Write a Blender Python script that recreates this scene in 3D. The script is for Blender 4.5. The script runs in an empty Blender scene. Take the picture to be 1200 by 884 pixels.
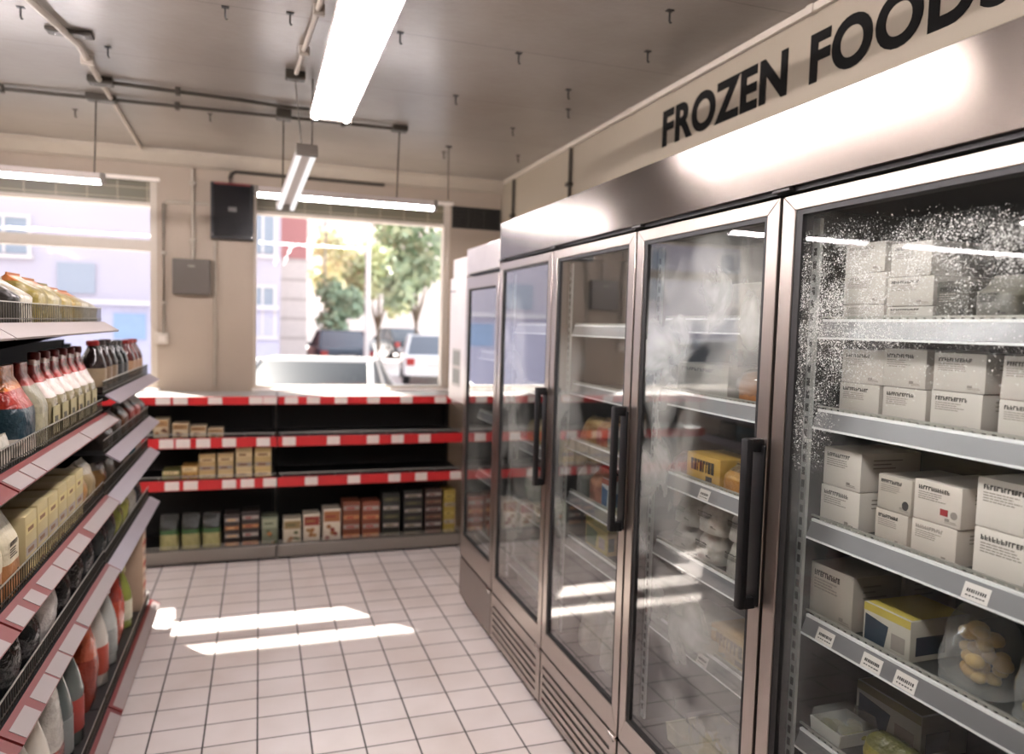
import bpy, bmesh, math, random
from mathutils import Vector, Matrix, noise as mnoise

rnd = random.Random(7)
SC = bpy.context.scene
COL = SC.collection
PI = math.pi

# ------------------------------------------------------------------ colour / materials
def lin(h):
    """hex sRGB -> linear rgb"""
    h = h.lstrip('#')
    out = []
    for i in (0, 2, 4):
        c = int(h[i:i + 2], 16) / 255
        out.append(c / 12.92 if c <= .04045 else ((c + .055) / 1.055) ** 2.4)
    return tuple(out)

_M = {}
def mat(hexc, rough=.5, metal=0.0, var=.10, scale=9.0, bump=0.0, stretch=None, spec=.5, bscale=None):
    key = (hexc, rough, metal, var, scale, bump, stretch, spec, bscale)
    if key in _M:
        return _M[key]
    c = lin(hexc)
    m = bpy.data.materials.new('surface_' + hexc)
    m.use_nodes = True
    nt = m.node_tree
    b = nt.nodes['Principled BSDF']
    b.inputs['Roughness'].default_value = rough
    b.inputs['Metallic'].default_value = metal
    b.inputs['Specular IOR Level'].default_value = spec
    tc = nt.nodes.new('ShaderNodeTexCoord')
    mp = nt.nodes.new('ShaderNodeMapping')
    if stretch:
        mp.inputs['Scale'].default_value = stretch
    nt.links.new(tc.outputs['Object'], mp.inputs['Vector'])
    n = nt.nodes.new('ShaderNodeTexNoise')
    n.inputs['Scale'].default_value = scale
    n.inputs['Detail'].default_value = 4
    nt.links.new(mp.outputs['Vector'], n.inputs['Vector'])
    mx = nt.nodes.new('ShaderNodeMix')
    mx.data_type = 'RGBA'
    mx.inputs[6].default_value = (*[x * (1 - var) for x in c], 1)
    mx.inputs[7].default_value = (*[min(1, x * (1 + var)) for x in c], 1)
    nt.links.new(n.outputs['Fac'], mx.inputs[0])
    nt.links.new(mx.outputs[2], b.inputs['Base Color'])
    if bump:
        n2 = n
        if bscale:
            n2 = nt.nodes.new('ShaderNodeTexNoise')
            n2.inputs['Scale'].default_value = bscale
            n2.inputs['Detail'].default_value = 3
            nt.links.new(mp.outputs['Vector'], n2.inputs['Vector'])
        bp = nt.nodes.new('ShaderNodeBump')
        bp.inputs['Strength'].default_value = bump
        bp.inputs['Distance'].default_value = .02
        nt.links.new(n2.outputs['Fac'], bp.inputs['Height'])
        nt.links.new(bp.outputs['Normal'], b.inputs['Normal'])
    _M[key] = m
    return m

def emit(name, rgb, s):
    m = bpy.data.materials.new(name)
    m.use_nodes = True
    nt = m.node_tree
    nt.nodes.remove(nt.nodes['Principled BSDF'])
    e = nt.nodes.new('ShaderNodeEmission')
    e.inputs[0].default_value = (*rgb, 1)
    e.inputs[1].default_value = s
    nt.links.new(e.outputs[0], nt.nodes['Material Output'].inputs[0])
    return m

def film(name, tint=(.95, .95, .95), refl=.5, rough=.03, haze=0.0, hazecol=(.8, .8, .78), ior=1.5, mask=None, power=4.2):
    """clear sheet: see-through + mirror sheen by angle (+ a scattering haze, optionally masked by a node builder)"""
    m = bpy.data.materials.new(name)
    m.use_nodes = True
    nt = m.node_tree
    nt.nodes.remove(nt.nodes['Principled BSDF'])
    L = nt.links.new
    out = nt.nodes['Material Output']
    tr = nt.nodes.new('ShaderNodeBsdfTransparent')
    tr.inputs[0].default_value = (*tint, 1)
    gl = nt.nodes.new('ShaderNodeBsdfGlossy')
    gl.inputs['Roughness'].default_value = rough
    gl.inputs[0].default_value = (1, 1, 1, 1)
    # Schlick reflectance by viewing angle, on the outer side only
    f0 = ((ior - 1) / (ior + 1)) ** 2
    lw = nt.nodes.new('ShaderNodeLayerWeight'); lw.inputs[0].default_value = .5
    pw = nt.nodes.new('ShaderNodeMath'); pw.operation = 'POWER'; pw.inputs[1].default_value = power
    L(lw.outputs['Facing'], pw.inputs[0])
    ma = nt.nodes.new('ShaderNodeMath'); ma.operation = 'MULTIPLY_ADD'
    ma.inputs[1].default_value = (1 - f0) * refl; ma.inputs[2].default_value = f0 * refl
    L(pw.outputs[0], ma.inputs[0])
    ge = nt.nodes.new('ShaderNodeNewGeometry')
    fb = nt.nodes.new('ShaderNodeMath'); fb.operation = 'SUBTRACT'; fb.inputs[0].default_value = 1
    L(ge.outputs['Backfacing'], fb.inputs[1])
    ml = nt.nodes.new('ShaderNodeMath'); ml.operation = 'MULTIPLY'; ml.use_clamp = True
    L(ma.outputs[0], ml.inputs[0]); L(fb.outputs[0], ml.inputs[1])
    mx = nt.nodes.new('ShaderNodeMixShader')
    base = tr
    if haze or mask:
        di = nt.nodes.new('ShaderNodeBsdfDiffuse'); di.inputs[0].default_value = (*hazecol, 1)
        tl = nt.nodes.new('ShaderNodeBsdfTranslucent'); tl.inputs[0].default_value = (*hazecol, 1)
        m2 = nt.nodes.new('ShaderNodeMixShader'); m2.inputs[0].default_value = .35
        L(di.outputs[0], m2.inputs[1]); L(tl.outputs[0], m2.inputs[2])
        hz = nt.nodes.new('ShaderNodeMixShader')
        hz.inputs[0].default_value = haze
        L(tr.outputs[0], hz.inputs[1]); L(m2.outputs[0], hz.inputs[2])
        if mask:
            L(mask(nt), hz.inputs[0])
        base = hz
    L(ml.outputs[0], mx.inputs[0]); L(base.outputs[0], mx.inputs[1]); L(gl.outputs[0], mx.inputs[2])
    L(mx.outputs[0], out.inputs[0])
    return m

# ------------------------------------------------------------------ mesh builder
class B:
    def __init__(s):
        s.bm = bmesh.new()
    def box(s, x0, x1, y0, y1, z0, z1, mi=0, bev=0.0, seg=2):
        v = [s.bm.verts.new((x, y, z)) for x in (x0, x1) for y in (y0, y1) for z in (z0, z1)]
        F = [(0, 1, 3, 2), (4, 6, 7, 5), (0, 4, 5, 1), (2, 3, 7, 6), (0, 2, 6, 4), (1, 5, 7, 3)]
        fs = [s.bm.faces.new([v[i] for i in f]) for f in F]
        for f in fs: f.material_index = mi
        if bev:
            es = list({e for f in fs for e in f.edges})
            r = bmesh.ops.bevel(s.bm, geom=es, offset=bev, segments=seg, affect='EDGES', profile=.5)
            for f in r['faces']: f.material_index = mi
        return s
    def quad(s, pts, mi=0):
        f = s.bm.faces.new([s.bm.verts.new(p) for p in pts]); f.material_index = mi
        return s
    def prism(s, poly, axis, a, b, mi=0, bev=0.0):
        """poly: 2-D points in the plane across `axis` ('x': (y,z), 'y': (x,z), 'z': (x,y))"""
        def P(p, t):
            return {'x': (t, p[0], p[1]), 'y': (p[0], t, p[1]), 'z': (p[0], p[1], t)}[axis]
        A = [s.bm.verts.new(P(p, a)) for p in poly]
        Bv = [s.bm.verts.new(P(p, b)) for p in poly]
        fs = [s.bm.faces.new(A), s.bm.faces.new(Bv[::-1])]
        n = len(poly)
        for i in range(n):
            fs.append(s.bm.faces.new([A[i], Bv[i], Bv[(i + 1) % n], A[(i + 1) % n]]))
        for f in fs: f.material_index = mi
        if bev:
            es = list({e for f in fs for e in f.edges})
            r = bmesh.ops.bevel(s.bm, geom=es, offset=bev, segments=2, affect='EDGES', profile=.5)
            for f in r['faces']: f.material_index = mi
        return s
    def tube(s, pts, r, seg=8, mi=0, caps=True):
        pts = [Vector(p) for p in pts]
        rings = []
        for i, p in enumerate(pts):
            d = (pts[min(i + 1, len(pts) - 1)] - pts[max(i - 1, 0)]).normalized()
            u = d.cross(Vector((0, 0, 1)))
            if u.length < 1e-4: u = d.cross(Vector((1, 0, 0)))
            u.normalize(); w = d.cross(u)
            rr = r[i] if isinstance(r, (list, tuple)) else r
            rings.append([s.bm.verts.new(p + rr * (math.cos(2 * PI * k / seg) * u + math.sin(2 * PI * k / seg) * w)) for k in range(seg)])
        for a, b in zip(rings, rings[1:]):
            for k in range(seg):
                f = s.bm.faces.new([a[k], a[(k + 1) % seg], b[(k + 1) % seg], b[k]]); f.material_index = mi
        if caps:
            for q in (rings[0][::-1], rings[-1]):
                f = s.bm.faces.new(q); f.material_index = mi
        return s
    def lathe(s, prof, seg=20, cx=0, cy=0, sx=1, sy=1):
        """prof: (radius, z, material index of the band that starts here)"""
        rings = []
        for r, z, *_ in prof:
            rings.append([s.bm.verts.new((cx + sx * r * math.cos(2 * PI * k / seg), cy + sy * r * math.sin(2 * PI * k / seg), z)) for k in range(seg)])
        for i, (a, b) in enumerate(zip(rings, rings[1:])):
            mi = prof[i][2] if len(prof[i]) > 2 else 0
            for k in range(seg):
                f = s.bm.faces.new([a[k], a[(k + 1) % seg], b[(k + 1) % seg], b[k]]); f.material_index = mi
        f = s.bm.faces.new(rings[0][::-1]); f.material_index = prof[0][2] if len(prof[0]) > 2 else 0
        f = s.bm.faces.new(rings[-1]); f.material_index = prof[-1][2] if len(prof[-1]) > 2 else 0
        return s
    def build(s, name, mats, parent=None, loc=(0, 0, 0), rz=0.0, smooth=None, recalc=True):
        if recalc:
            bmesh.ops.recalc_face_normals(s.bm, faces=s.bm.faces)
        me = bpy.data.meshes.new(name)
        s.bm.to_mesh(me); s.bm.free()
        for m in (mats if isinstance(mats, (list, tuple)) else [mats]):
            me.materials.append(m)
        if smooth is not None:
            me.shade_smooth()
            me.set_sharp_from_angle(angle=math.radians(smooth))
        o = bpy.data.objects.new(name, me)
        COL.objects.link(o)
        o.location = loc
        o.rotation_euler = (0, 0, rz)
        if parent: o.parent = parent
        return o

def empty(name, loc=(0, 0, 0), rz=0.0):
    o = bpy.data.objects.new(name, None)
    COL.objects.link(o)
    o.empty_display_size = .05
    o.location = loc
    o.rotation_euler = (0, 0, rz)
    return o

def tag(o, label, cat, group=None):
    o['label'] = label; o['category'] = cat
    if group: o['group'] = group
    return o

def struct(o):
    o['kind'] = 'structure'
    return o

def copy_tree(o, parent=None):
    c = o.copy()
    COL.objects.link(c)
    if parent: c.parent = parent
    for ch in list(o.children):
        copy_tree(ch, c)
    return c

# ------------------------------------------------------------------ shared surfaces
STEEL = mat('68615b', .20, 1.0, .05, 3.0, .006, (40, .6, 40))
def brushed(m, aniso, rot):
    nt = m.node_tree; b = nt.nodes['Principled BSDF']
    t = nt.nodes.new('ShaderNodeTangent'); t.direction_type = 'RADIAL'; t.axis = 'Z'
    nt.links.new(t.outputs[0], b.inputs['Tangent'])
    b.inputs['Anisotropic'].default_value = aniso; b.inputs['Anisotropic Rotation'].default_value = rot
brushed(STEEL, .8, 0.25)
STEEL_D = mat('9a928b', .34, 1.0, .08, 4.0, .04, (30, .6, 30))
STEELF = mat('b7aea6', .30, 1.0, .05, 3.0, .01, (40, 40, .6))
BLACK = mat('0c0c0c', .45)
BLACKP = mat('0d0d0e', .5, spec=.3)
RUBBER = mat('080808', .6)
LINER = mat('090a09', .7, var=.2, scale=5, spec=.15)
RAIL = mat('7d7c7e', .36, .35, .10, 12)
RAILTOP = mat('e4e4e4', .3)
WIREW = mat('a9a79f', .4, .6)
WIRED = mat('4a473f', .45, .5)
PAPER = mat('d9d2cc', .65, var=.05)
INK = mat('2c2a2a', .7)
INKG = mat('6d6763', .7)
RED = mat('b01c20', .45)
WHITE = mat('d8d2cb', .5)
CHROME = mat('cfcac6', .18, 1.0, .03)
DARKMET = mat('4a4640', .5, .5)
PIPE = mat('a39a8c', .45, .2, .15)
PIPED = mat('3d372f', .5, .4, .15)

# ------------------------------------------------------------------ constants of the place (metres)
XR, YB, ZC = 1.85, 5.80, 2.81          # side wall, window wall, ceiling
XL, YF = -4.3, -3.4                    # far side wall, front wall behind the viewer
FX = 1.15                              # plane of the freezer doors

# ================================================================== THE ROOM
def floor_material():
    m = bpy.data.materials.new('floor_tiles'); m.use_nodes = True
    nt = m.node_tree; L = nt.links.new
    b = nt.nodes['Principled BSDF']
    tc = nt.nodes.new('ShaderNodeTexCoord')
    mp = nt.nodes.new('ShaderNodeMapping')
    mp.inputs['Location'].default_value = (.4014, -3.975 + .16867 * 40, 0)
    L(tc.outputs['Object'], mp.inputs['Vector'])
    br = nt.nodes.new('ShaderNodeTexBrick')
    br.offset = 0; br.squash = 1
    br.inputs['Scale'].default_value = 1
    br.inputs['Mortar Size'].default_value = .0036
    br.inputs['Mortar Smooth'].default_value = .2
    br.inputs['Brick Width'].default_value = .2
    br.inputs['Row Height'].default_value = .16867
    br.inputs['Color1'].default_value = (*lin('e2dad6'), 1)
    br.inputs['Color2'].default_value = (*lin('dad2ce'), 1)
    br.inputs['Mortar'].default_value = (*lin('1f1916'), 1)
    L(mp.outputs['Vector'], br.inputs['Vector'])
    n = nt.nodes.new('ShaderNodeTexNoise'); n.inputs['Scale'].default_value = 2.2; n.inputs['Detail'].default_value = 6
    L(tc.outputs['Object'], n.inputs['Vector'])
    cr = nt.nodes.new('ShaderNodeValToRGB')
    cr.color_ramp.elements[0].position = .3; cr.color_ramp.elements[0].color = (.86, .83, .8, 1)
    cr.color_ramp.elements[1].position = .65; cr.color_ramp.elements[1].color = (1, 1, 1, 1)
    L(n.outputs['Fac'], cr.inputs[0])
    mx = nt.nodes.new('ShaderNodeMix'); mx.data_type = 'RGBA'; mx.blend_type = 'MULTIPLY'; mx.inputs[0].default_value = 1
    L(br.outputs['Color'], mx.inputs[6]); L(cr.outputs[0], mx.inputs[7])
    L(mx.outputs[2], b.inputs['Base Color'])
    mr = nt.nodes.new('ShaderNodeMapRange')
    mr.inputs[3].default_value = .22; mr.inputs[4].default_value = .8
    L(br.outputs['Fac'], mr.inputs[0]); L(mr.outputs[0], b.inputs['Roughness'])
    bp = nt.nodes.new('ShaderNodeBump'); bp.invert = True; bp.inputs['Strength'].default_value = .3; bp.inputs['Distance'].default_value = .002
    L(br.outputs['Fac'], bp.inputs['Height']); L(bp.outputs[0], b.inputs['Normal'])
    return m

def ceiling_material():
    m = bpy.data.materials.new('ceiling_panels'); m.use_nodes = True
    nt = m.node_tree; L = nt.links.new
    b = nt.nodes['Principled BSDF']
    tc = nt.nodes.new('ShaderNodeTexCoord')
    mp = nt.nodes.new('ShaderNodeMapping')
    mp.inputs['Location'].default_value = (200, -3.04 + .737 * 10, 0)
    L(tc.outputs['Object'], mp.inputs['Vector'])
    br = nt.nodes.new('ShaderNodeTexBrick'); br.offset = 0
    br.inputs['Scale'].default_value = 1
    br.inputs['Mortar Size'].default_value = .0022
    br.inputs['Brick Width'].default_value = 400
    br.inputs['Row Height'].default_value = .737
    br.inputs['Color1'].default_value = (*lin('8b847d'), 1)
    br.inputs['Color2'].default_value = (*lin('88817a'), 1)
    br.inputs['Mortar'].default_value = (*lin('5a544e'), 1)
    L(mp.outputs[0], br.inputs['Vector'])
    n = nt.nodes.new('ShaderNodeTexNoise'); n.inputs['Scale'].default_value = 1.7; n.inputs['Detail'].default_value = 7; n.inputs['Roughness'].default_value = .62
    L(tc.outputs['Object'], n.inputs['Vector'])
    cr = nt.nodes.new('ShaderNodeValToRGB')
    cr.color_ramp.elements[0].position = .3; cr.color_ramp.elements[0].color = (.80, .77, .72, 1)
    cr.color_ramp.elements[1].position = .62; cr.color_ramp.elements[1].color = (1, 1, 1, 1)
    L(n.outputs['Fac'], cr.inputs[0])
    mx = nt.nodes.new('ShaderNodeMix'); mx.data_type = 'RGBA'; mx.blend_type = 'MULTIPLY'; mx.inputs[0].default_value = 1
    L(br.outputs['Color'], mx.inputs[6]); L(cr.outputs[0], mx.inputs[7])
    L(mx.outputs[2], b.inputs['Base Color'])
    b.inputs['Roughness'].default_value = .30
    n2 = nt.nodes.new('ShaderNodeTexNoise'); n2.inputs['Scale'].default_value = 26; n2.inputs['Detail'].default_value = 3
    L(tc.outputs['Object'], n2.inputs['Vector'])
    ad = nt.nodes.new('ShaderNodeMath'); ad.operation = 'SUBTRACT'
    L(n2.outputs['Fac'], ad.inputs[0]); L(br.outputs['Fac'], ad.inputs[1])
    bp = nt.nodes.new('ShaderNodeBump'); bp.inputs['Strength'].default_value = .12; bp.inputs['Distance'].default_value = .01
    L(ad.outputs[0], bp.inputs['Height']); L(bp.outputs[0], b.inputs['Normal'])
    return m

WALLM = mat('a19384', .7, var=.12, scale=2.2, bump=.08, bscale=30)
SIGNWALL = mat('958a7a', .55, var=.08, scale=2.0, bump=.04, bscale=25)

struct(B().box(XL - .1, XR + .1, YF - .1, YB + .35, -.12, 0).build('floor', floor_material()))
struct(B().box(XL - .1, XR + .1, YF - .1, YB + .12, ZC, ZC + .15).build('ceiling', ceiling_material()))
struct(B().box(XR, XR + .15, YF, YB + .12, 0, ZC).build('wall_right', SIGNWALL))

# window wall: piers, sill wall, head
wb = B()
T0, T1 = YB, YB + .14
WZ0, WZ1 = 1.125, 2.605
wb.box(XL, XR, T0, T1, 0, WZ0)
wb.box(XL, XR, T0, T1, WZ1, ZC)
wb.box(XL, -1.95, T0, T1, WZ0, WZ1)
wb.box(-.69, -.045, T0, T1, WZ0, WZ1)
wb.box(1.43, XR, T0, T1, WZ0, WZ1)
struct(wb.build('wall_back', WALLM))
# far side wall with a shop window, and front wall with the glazed entrance behind the viewer
wl = B()
wl.box(XL - .12, XL, YF, YB, 0, ZC)
struct(wl.build('wall_left', WALLM))
wf = B()
wf.box(XL, XR, YF - .12, YF, 0, ZC)
struct(wf.build('wall_front', WALLM))

# ceiling cove along the window wall, cable trunking along the sign wall
struct(B().prism([(YB - .001, ZC - .001), (YB - .10, ZC - .001), (YB - .085, ZC - .03), (YB - .03, ZC - .085), (YB - .001, ZC - .10)], 'x', XL, XR - .001).build('trim_1', mat('a59b8d', .5, var=.1)))
tb = B()
tb.box(XR - .022, XR - .001, YF, YB - .1, ZC - .030, ZC - .001, 0, .004)
for y in (.9, 2.2, 3.55, 4.9):
    tb.box(XR - .027, XR - .001, y, y + .035, ZC - .034, ZC - .001, 0, .003)
struct(tb.build('trim_2', mat('b8aea0', .5)))

# ------------------------------------------------------------------ windows
FRAME = mat('a99d8e', .5, var=.06)
GLASSW = film('window_glass', (.97, .98, .98), 1.0, .01, ior=1.4)
def mosaic():
    m = bpy.data.materials.new('transom_tiles'); m.use_nodes = True
    nt = m.node_tree; L = nt.links.new; b = nt.nodes['Principled BSDF']
    tc = nt.nodes.new('ShaderNodeTexCoord')
    sp = nt.nodes.new('ShaderNodeSeparateXYZ'); L(tc.outputs['Object'], sp.inputs[0])
    cb = nt.nodes.new('ShaderNodeCombineXYZ'); L(sp.outputs[0], cb.inputs[0]); L(sp.outputs[2], cb.inputs[1])
    br = nt.nodes.new('ShaderNodeTexBrick'); br.offset = 0
    br.inputs['Scale'].default_value = 1; br.inputs['Mortar Size'].default_value = .003
    br.inputs['Brick Width'].default_value = .188; br.inputs['Row Height'].default_value = .075
    br.inputs['Color1'].default_value = (*lin('6f6a58'), 1); br.inputs['Color2'].default_value = (*lin('625e4e'), 1)
    br.inputs['Mortar'].default_value = (*lin('a39a84'), 1)
    L(cb.outputs[0], br.inputs['Vector']); L(br.outputs['Color'], b.inputs['Base Color'])
    b.inputs['Roughness'].default_value = .3
    return m
MOS = mosaic()
def window(n, x0, x1, bar):
    w = empty('window_%d' % n, ((x0 + x1) / 2, YB + .07, WZ0)); struct(w)
    cx = (x0 + x1) / 2
    f = B()
    f.box(x0 - cx, x1 - cx, -.05, .05, 0, .03)
    f.box(x0 - cx, x0 - cx + .02, -.05, .05, .03, WZ1 - WZ0)
    f.box(x1 - cx - .045, x1 - cx, -.05, .05, .03, WZ1 - WZ0)
    f.box(x0 - cx + .02, x1 - cx - .045, -.05, .05, 1.30, 1.325)
    if bar:
        f.box(x0 - cx + .02, x1 - cx - .045, -.05, .05, .985, 1.06)
        pass
    f.build('window_frame', mat('b9afa2', .45), w)
    B().box(x0 - cx + .02, x1 - cx - .045, -.004, .004, .03, 1.30).build('window_pane', GLASSW, w)
    B().box(x0 - cx + .02, x1 - cx - .045, -.02, .02, 1.325, WZ1 - WZ0 - .002).build('transom_tile', MOS, w)
    B().box(x0 - cx - .01, x1 - cx + .02, -.085, -.051, WZ1 - WZ0 - .012, WZ1 - WZ0 + .012, 0, .004).build('window_trim', mat('e6ded6', .4), w)
    B().box(x0 - cx - .01, x1 - cx + .02, -.13, -.051, -.016, .012, 0, .004).build('window_sill', mat('e9e2dc', .4), w)
window(1, -.045, 1.43, False)
window(2, -1.95, -.69, True)
# small dark grille in the corner bay
v = empty('wall_vent', (1.645, YB - .001, 2.42)); tag(v, 'dark rectangular vent high in the corner beside the window', 'vent')
b_ = B(); b_.box(-.205, .195, -.012, 0, 0, .17); b_.build('backing', BLACK, v)
fr = B()
fr.box(-.205, .195, -.022, -.012, 0, .012); fr.box(-.205, .195, -.022, -.012, .158, .17)
for i in range(5): fr.box(-.205, .195, -.020, -.012, .026 + i * .027, .034 + i * .027)
for x in (-.205, -.075, .055, .185): fr.box(x, x + .01, -.022, -.012, 0, .17)
fr.build('grille', mat('2e2b25', .5), v)

# ------------------------------------------------------------------ wall sign
def wall_text(name, txt, ytop, yend, z0, h):
    cu = bpy.data.curves.new(name, 'FONT')
    cu.body = txt; cu.size = 1; cu.offset = .036; cu.space_character = 1.07; cu.extrude = .008; cu.resolution_u = 6
    o = bpy.data.objects.new(name, cu); COL.objects.link(o)
    dg = bpy.context.evaluated_depsgraph_get()
    me = bpy.data.meshes.new_from_object(o.evaluated_get(dg))
    bpy.data.objects.remove(o)
    xs = [v.co.x for v in me.vertices]; ys = [v.co.y for v in me.vertices]
    sx = abs(yend - ytop) / (max(xs) - min(xs)); sy = h / (max(ys) - min(ys))
    for v in me.vertices:
        a = (v.co.x - min(xs)) * sx; c = (v.co.y - min(ys)) * sy
        v.co = (-(v.co.z + .008) * .18, -a, c)
    me.materials.clear(); me.materials.append(mat('0b0a08', .8, spec=.2))
    ob = bpy.data.objects.new(name, me); COL.objects.link(ob)
    ob.location = (XR - .0008, ytop, z0)
    return ob
tag(wall_text('sign_lettering', 'FROZEN', 3.245, 2.345, 2.535, .175), 'black capital letters spelling FROZEN on the beige wall above the freezers', 'lettering', 'wall sign words')
tag(wall_text('sign_lettering', 'FOODS', 2.225, 1.46, 2.535, .175), 'black capital letters spelling FOODS on the beige wall above the freezers', 'lettering', 'wall sign words')

# ------------------------------------------------------------------ boxes and pipes on the window wall pier
def pipe(name, pts, r, label, m=PIPE, clips=(), seg=8):
    base = Vector(pts[0])
    o = empty(name, base)
    q = B().tube([Vector(p) - base for p in pts], r, seg); q.build('pipe', m, o, smooth=50)
    for (x, y, z, ax) in clips:
        k = B(); d = Vector((x, y, z)) - base
        e = [r * 1.9] * 3; e['xyz'.index(ax)] = .012
        k.box(d.x - e[0], d.x + e[0], d.y - e[1], d.y + e[1], d.z - e[2], d.z + e[2], 0, .003)
        k.build('clip', m, o)
    tag(o, label, 'pipe')
    return o
yw = YB - .014
pipe('wall_conduit', [(-.455, yw, 2.70), (-.455, yw, 2.068)], .012, 'grey conduit dropping from the cove to the grey box on the pier', PIPE, [(-.455, yw, 2.6, 'z'), (-.455, yw, 2.2, 'z')])
pipe('wall_conduit', [(-.334, yw, 2.462), (-.63, yw, 2.458), (-.645, yw, 2.44), (-.645, yw, 1.535)], .010, 'thin conduit bending down from the black box to the small white switch', PIPE, [(-.645, yw, 2.1, 'z'), (-.645, yw, 1.75, 'z')])
pipe('wall_conduit', [(-.21, yw, 2.622), (-.21, yw, 2.66), (-.20, yw, 2.69), (-.17, yw, 2.705), (.25, yw, 2.705), (.9, yw, 2.705)], .012, 'conduit arching up from the black box and running above the window', PIPED)
pipe('wall_conduit', [(-.307, yw, 2.21), (-.307, yw, 1.16)], .009, 'slim conduit running down from the black box to the sill', PIPE, [(-.307, yw, 1.7, 'z')])

k = empty('wall_panel', (-.19, YB - .001, 2.215)); tag(k, 'black square equipment box high on the pier between the windows', 'box')
B().box(-.145, .145, -.085, 0, 0, .40, 0, .006).build('case', mat('131215', .35), k)
q = B(); q.box(-.125, .125, -.0875, -.085, .02, .38, 0, .002); q.build('cover', mat('0d0c0f', .25), k)
q = B(); q.box(-.028, .028, -.0895, -.0875, .195, .228); q.build('plate', mat('5d5a57', .5), k)
q = B(); q.box(-.12, .12, -.0865, -.085, .385, .395); q.build('red_strip', mat('7a2422', .4), k)
for x in (-.135, .135):
    q = B(); q.tube([(x, -.088, .03), (x, -.084, .03)], .006, 8); q.build('screw', CHROME, k)
k = empty('junction_box', (-.46, YB - .001, 1.812)); tag(k, 'flat grey metal box on the pier below the conduits', 'box')
B().box(-.125, .125, -.07, 0, 0, .25, 0, .004).build('case', mat('57504a', .45, .2), k)
q = B(); q.box(-.121, .121, -.0735, -.07, .004, .246, 0, .0015); q.build('cover', mat('5b544d', .4, .2), k)
q = B(); q.box(-.022, .022, -.0755, -.0735, .195, .207); q.build('maker_plate', mat('8b857c', .4), k)
k = empty('light_switch', (-.655, YB - .001, 1.455)); tag(k, 'small white switch box on the pier edge under a thin conduit', 'switch')
B().box(-.04, .04, -.045, 0, 0, .08, 0, .005).build('case', mat('bdb3a7', .5), k)
B().box(-.022, .022, -.051, -.045, .02, .06, 0, .003).build('rocker', mat('cfc6bb', .4), k)

pipe('wall_conduit', [(XR - .013, 5.46, ZC - .035), (XR - .013, 5.46, 2.165)], .012, 'dark conduit down the sign wall beside the corner vent', PIPED, [(XR - .013, 5.46, 2.5, 'z')])
pipe('wall_conduit', [(XR - .013, 4.36, ZC - .035), (XR - .013, 4.36, 2.10)], .012, 'dark conduit down the sign wall between the corner and the word FROZEN', PIPED, [(XR - .013, 4.36, 2.55, 'z')])

# ------------------------------------------------------------------ ceiling conduits and junction boxes
zc = ZC - .018
pipe('ceiling_conduit', [(-.84, 3.0, zc), (-.735, 3.66, zc), (-.745, 4.15, zc)], .014, 'pale conduit crossing the ceiling from the dark scuffed box to the small box', mat('a89e92', .5, .1), [(-.738, 3.85, zc, 'y')])
pipe('ceiling_conduit', [(-.745, 4.22, zc), (-.775, 5.68, zc)], .012, 'pale conduit on the ceiling running to the cove above the pier', mat('a89e92', .5, .1))
pipe('ceiling_conduit', [(-2.6, 4.58, zc), (-1.27, 4.53, zc), (-.72, 4.50, zc), (.12, 4.46, zc), (.78, 4.44, zc)], .010, 'long dark conduit along the ceiling that carries the window lamps', PIPED, [(-1.26, 4.53, zc, 'x'), (-.43, 4.485, zc, 'x'), (.45, 4.45, zc, 'x')])
pipe('ceiling_conduit', [(-.745, 4.18, zc), (-.1, 4.22, zc), (.11, 4.25, zc), (.40, 4.24, zc)], .010, 'shorter dark conduit on the ceiling between two junction boxes', PIPED, [(-.4, 4.2, zc, 'x')])
pipe('ceiling_conduit', [(.235, 1.6, zc), (.20, 2.85, zc), (.155, 3.66, zc)], .011, 'pale double conduit on the ceiling beside the big tube lamp', mat('a89e92', .5, .1), [(.20, 2.9, zc, 'y'), (.173, 3.35, zc, 'y')])
def jbox(x, y, w, d, h, label, m=PIPED):
    o = empty('ceiling_box', (x, y, ZC - .001)); tag(o, label, 'junction box', 'ceiling junction boxes')
    B().box(-w, w, -d, d, -h, 0, 0, .004).build('case', m, o)
    q = B(); q.box(-w * .86, w * .86, -d * .8, d * .8, -h - .003, -h, 0, .001); q.build('cover', DARKMET, o)
    for sx in (-.6, .6):
        q = B(); q.tube([(sx * w, 0, -h - .005), (sx * w, 0, -h - .003)], .005, 8); q.build('screw', CHROME, o)
jbox(-.745, 3.56, .085, .035, .014, 'flat dark ceiling box with a scuffed torn edge', mat('3c342d', .6))
jbox(-.745, 4.185, .055, .04, .03, 'small ceiling box where the pale conduit meets the dark one')
jbox(-.80, 4.505, .07, .035, .03, 'ceiling box above the lamp nearest the pier')
jbox(.12, 4.40, .04, .05, .045, 'ceiling box with a rod dropping to the lamp over the window')
jbox(.152, 3.70, .045, .03, .035, 'ceiling box that the short double tube lamp hangs from')
jbox(.775, 4.44, .045, .035, .03, 'ceiling box at the end of the long dark conduit')

hooks = [(-.868, 3.363), (-.128, 3.055), (.103, 3.015), (.526, 3.039), (1.036, 3.06), (.935, 3.739), (1.419, 3.421), (1.546, 3.72), (1.397, 4.196), (1.652, 4.834), (1.166, 4.96), (-.63, 3.70), (-.998, 4.872), (-.274, 4.635), (1.403, 2.448), (1.525, 2.829)]
def make_hook():
    o = empty('ceiling_hook')
    B().box(-.013, .013, -.010, .010, -.003, 0).build('plate', BLACK, o)
    q = B(); q.tube([(0, 0, -.003), (0, 0, -.036), (.003, 0, -.044), (.008, 0, -.042)], .0036, 6); q.build('hook', mat('1c1916', .5), o)
    return o
h0 = None
for i, (x, y) in enumerate(hooks):
    o = h0 = make_hook() if h0 is None else h0
    if i: o = copy_tree(h0)
    o.location = (x, y, ZC - .0005)
    tag(o, 'small black iron hook screwed into the painted ceiling', 'hook', 'ceiling hooks')

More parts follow.
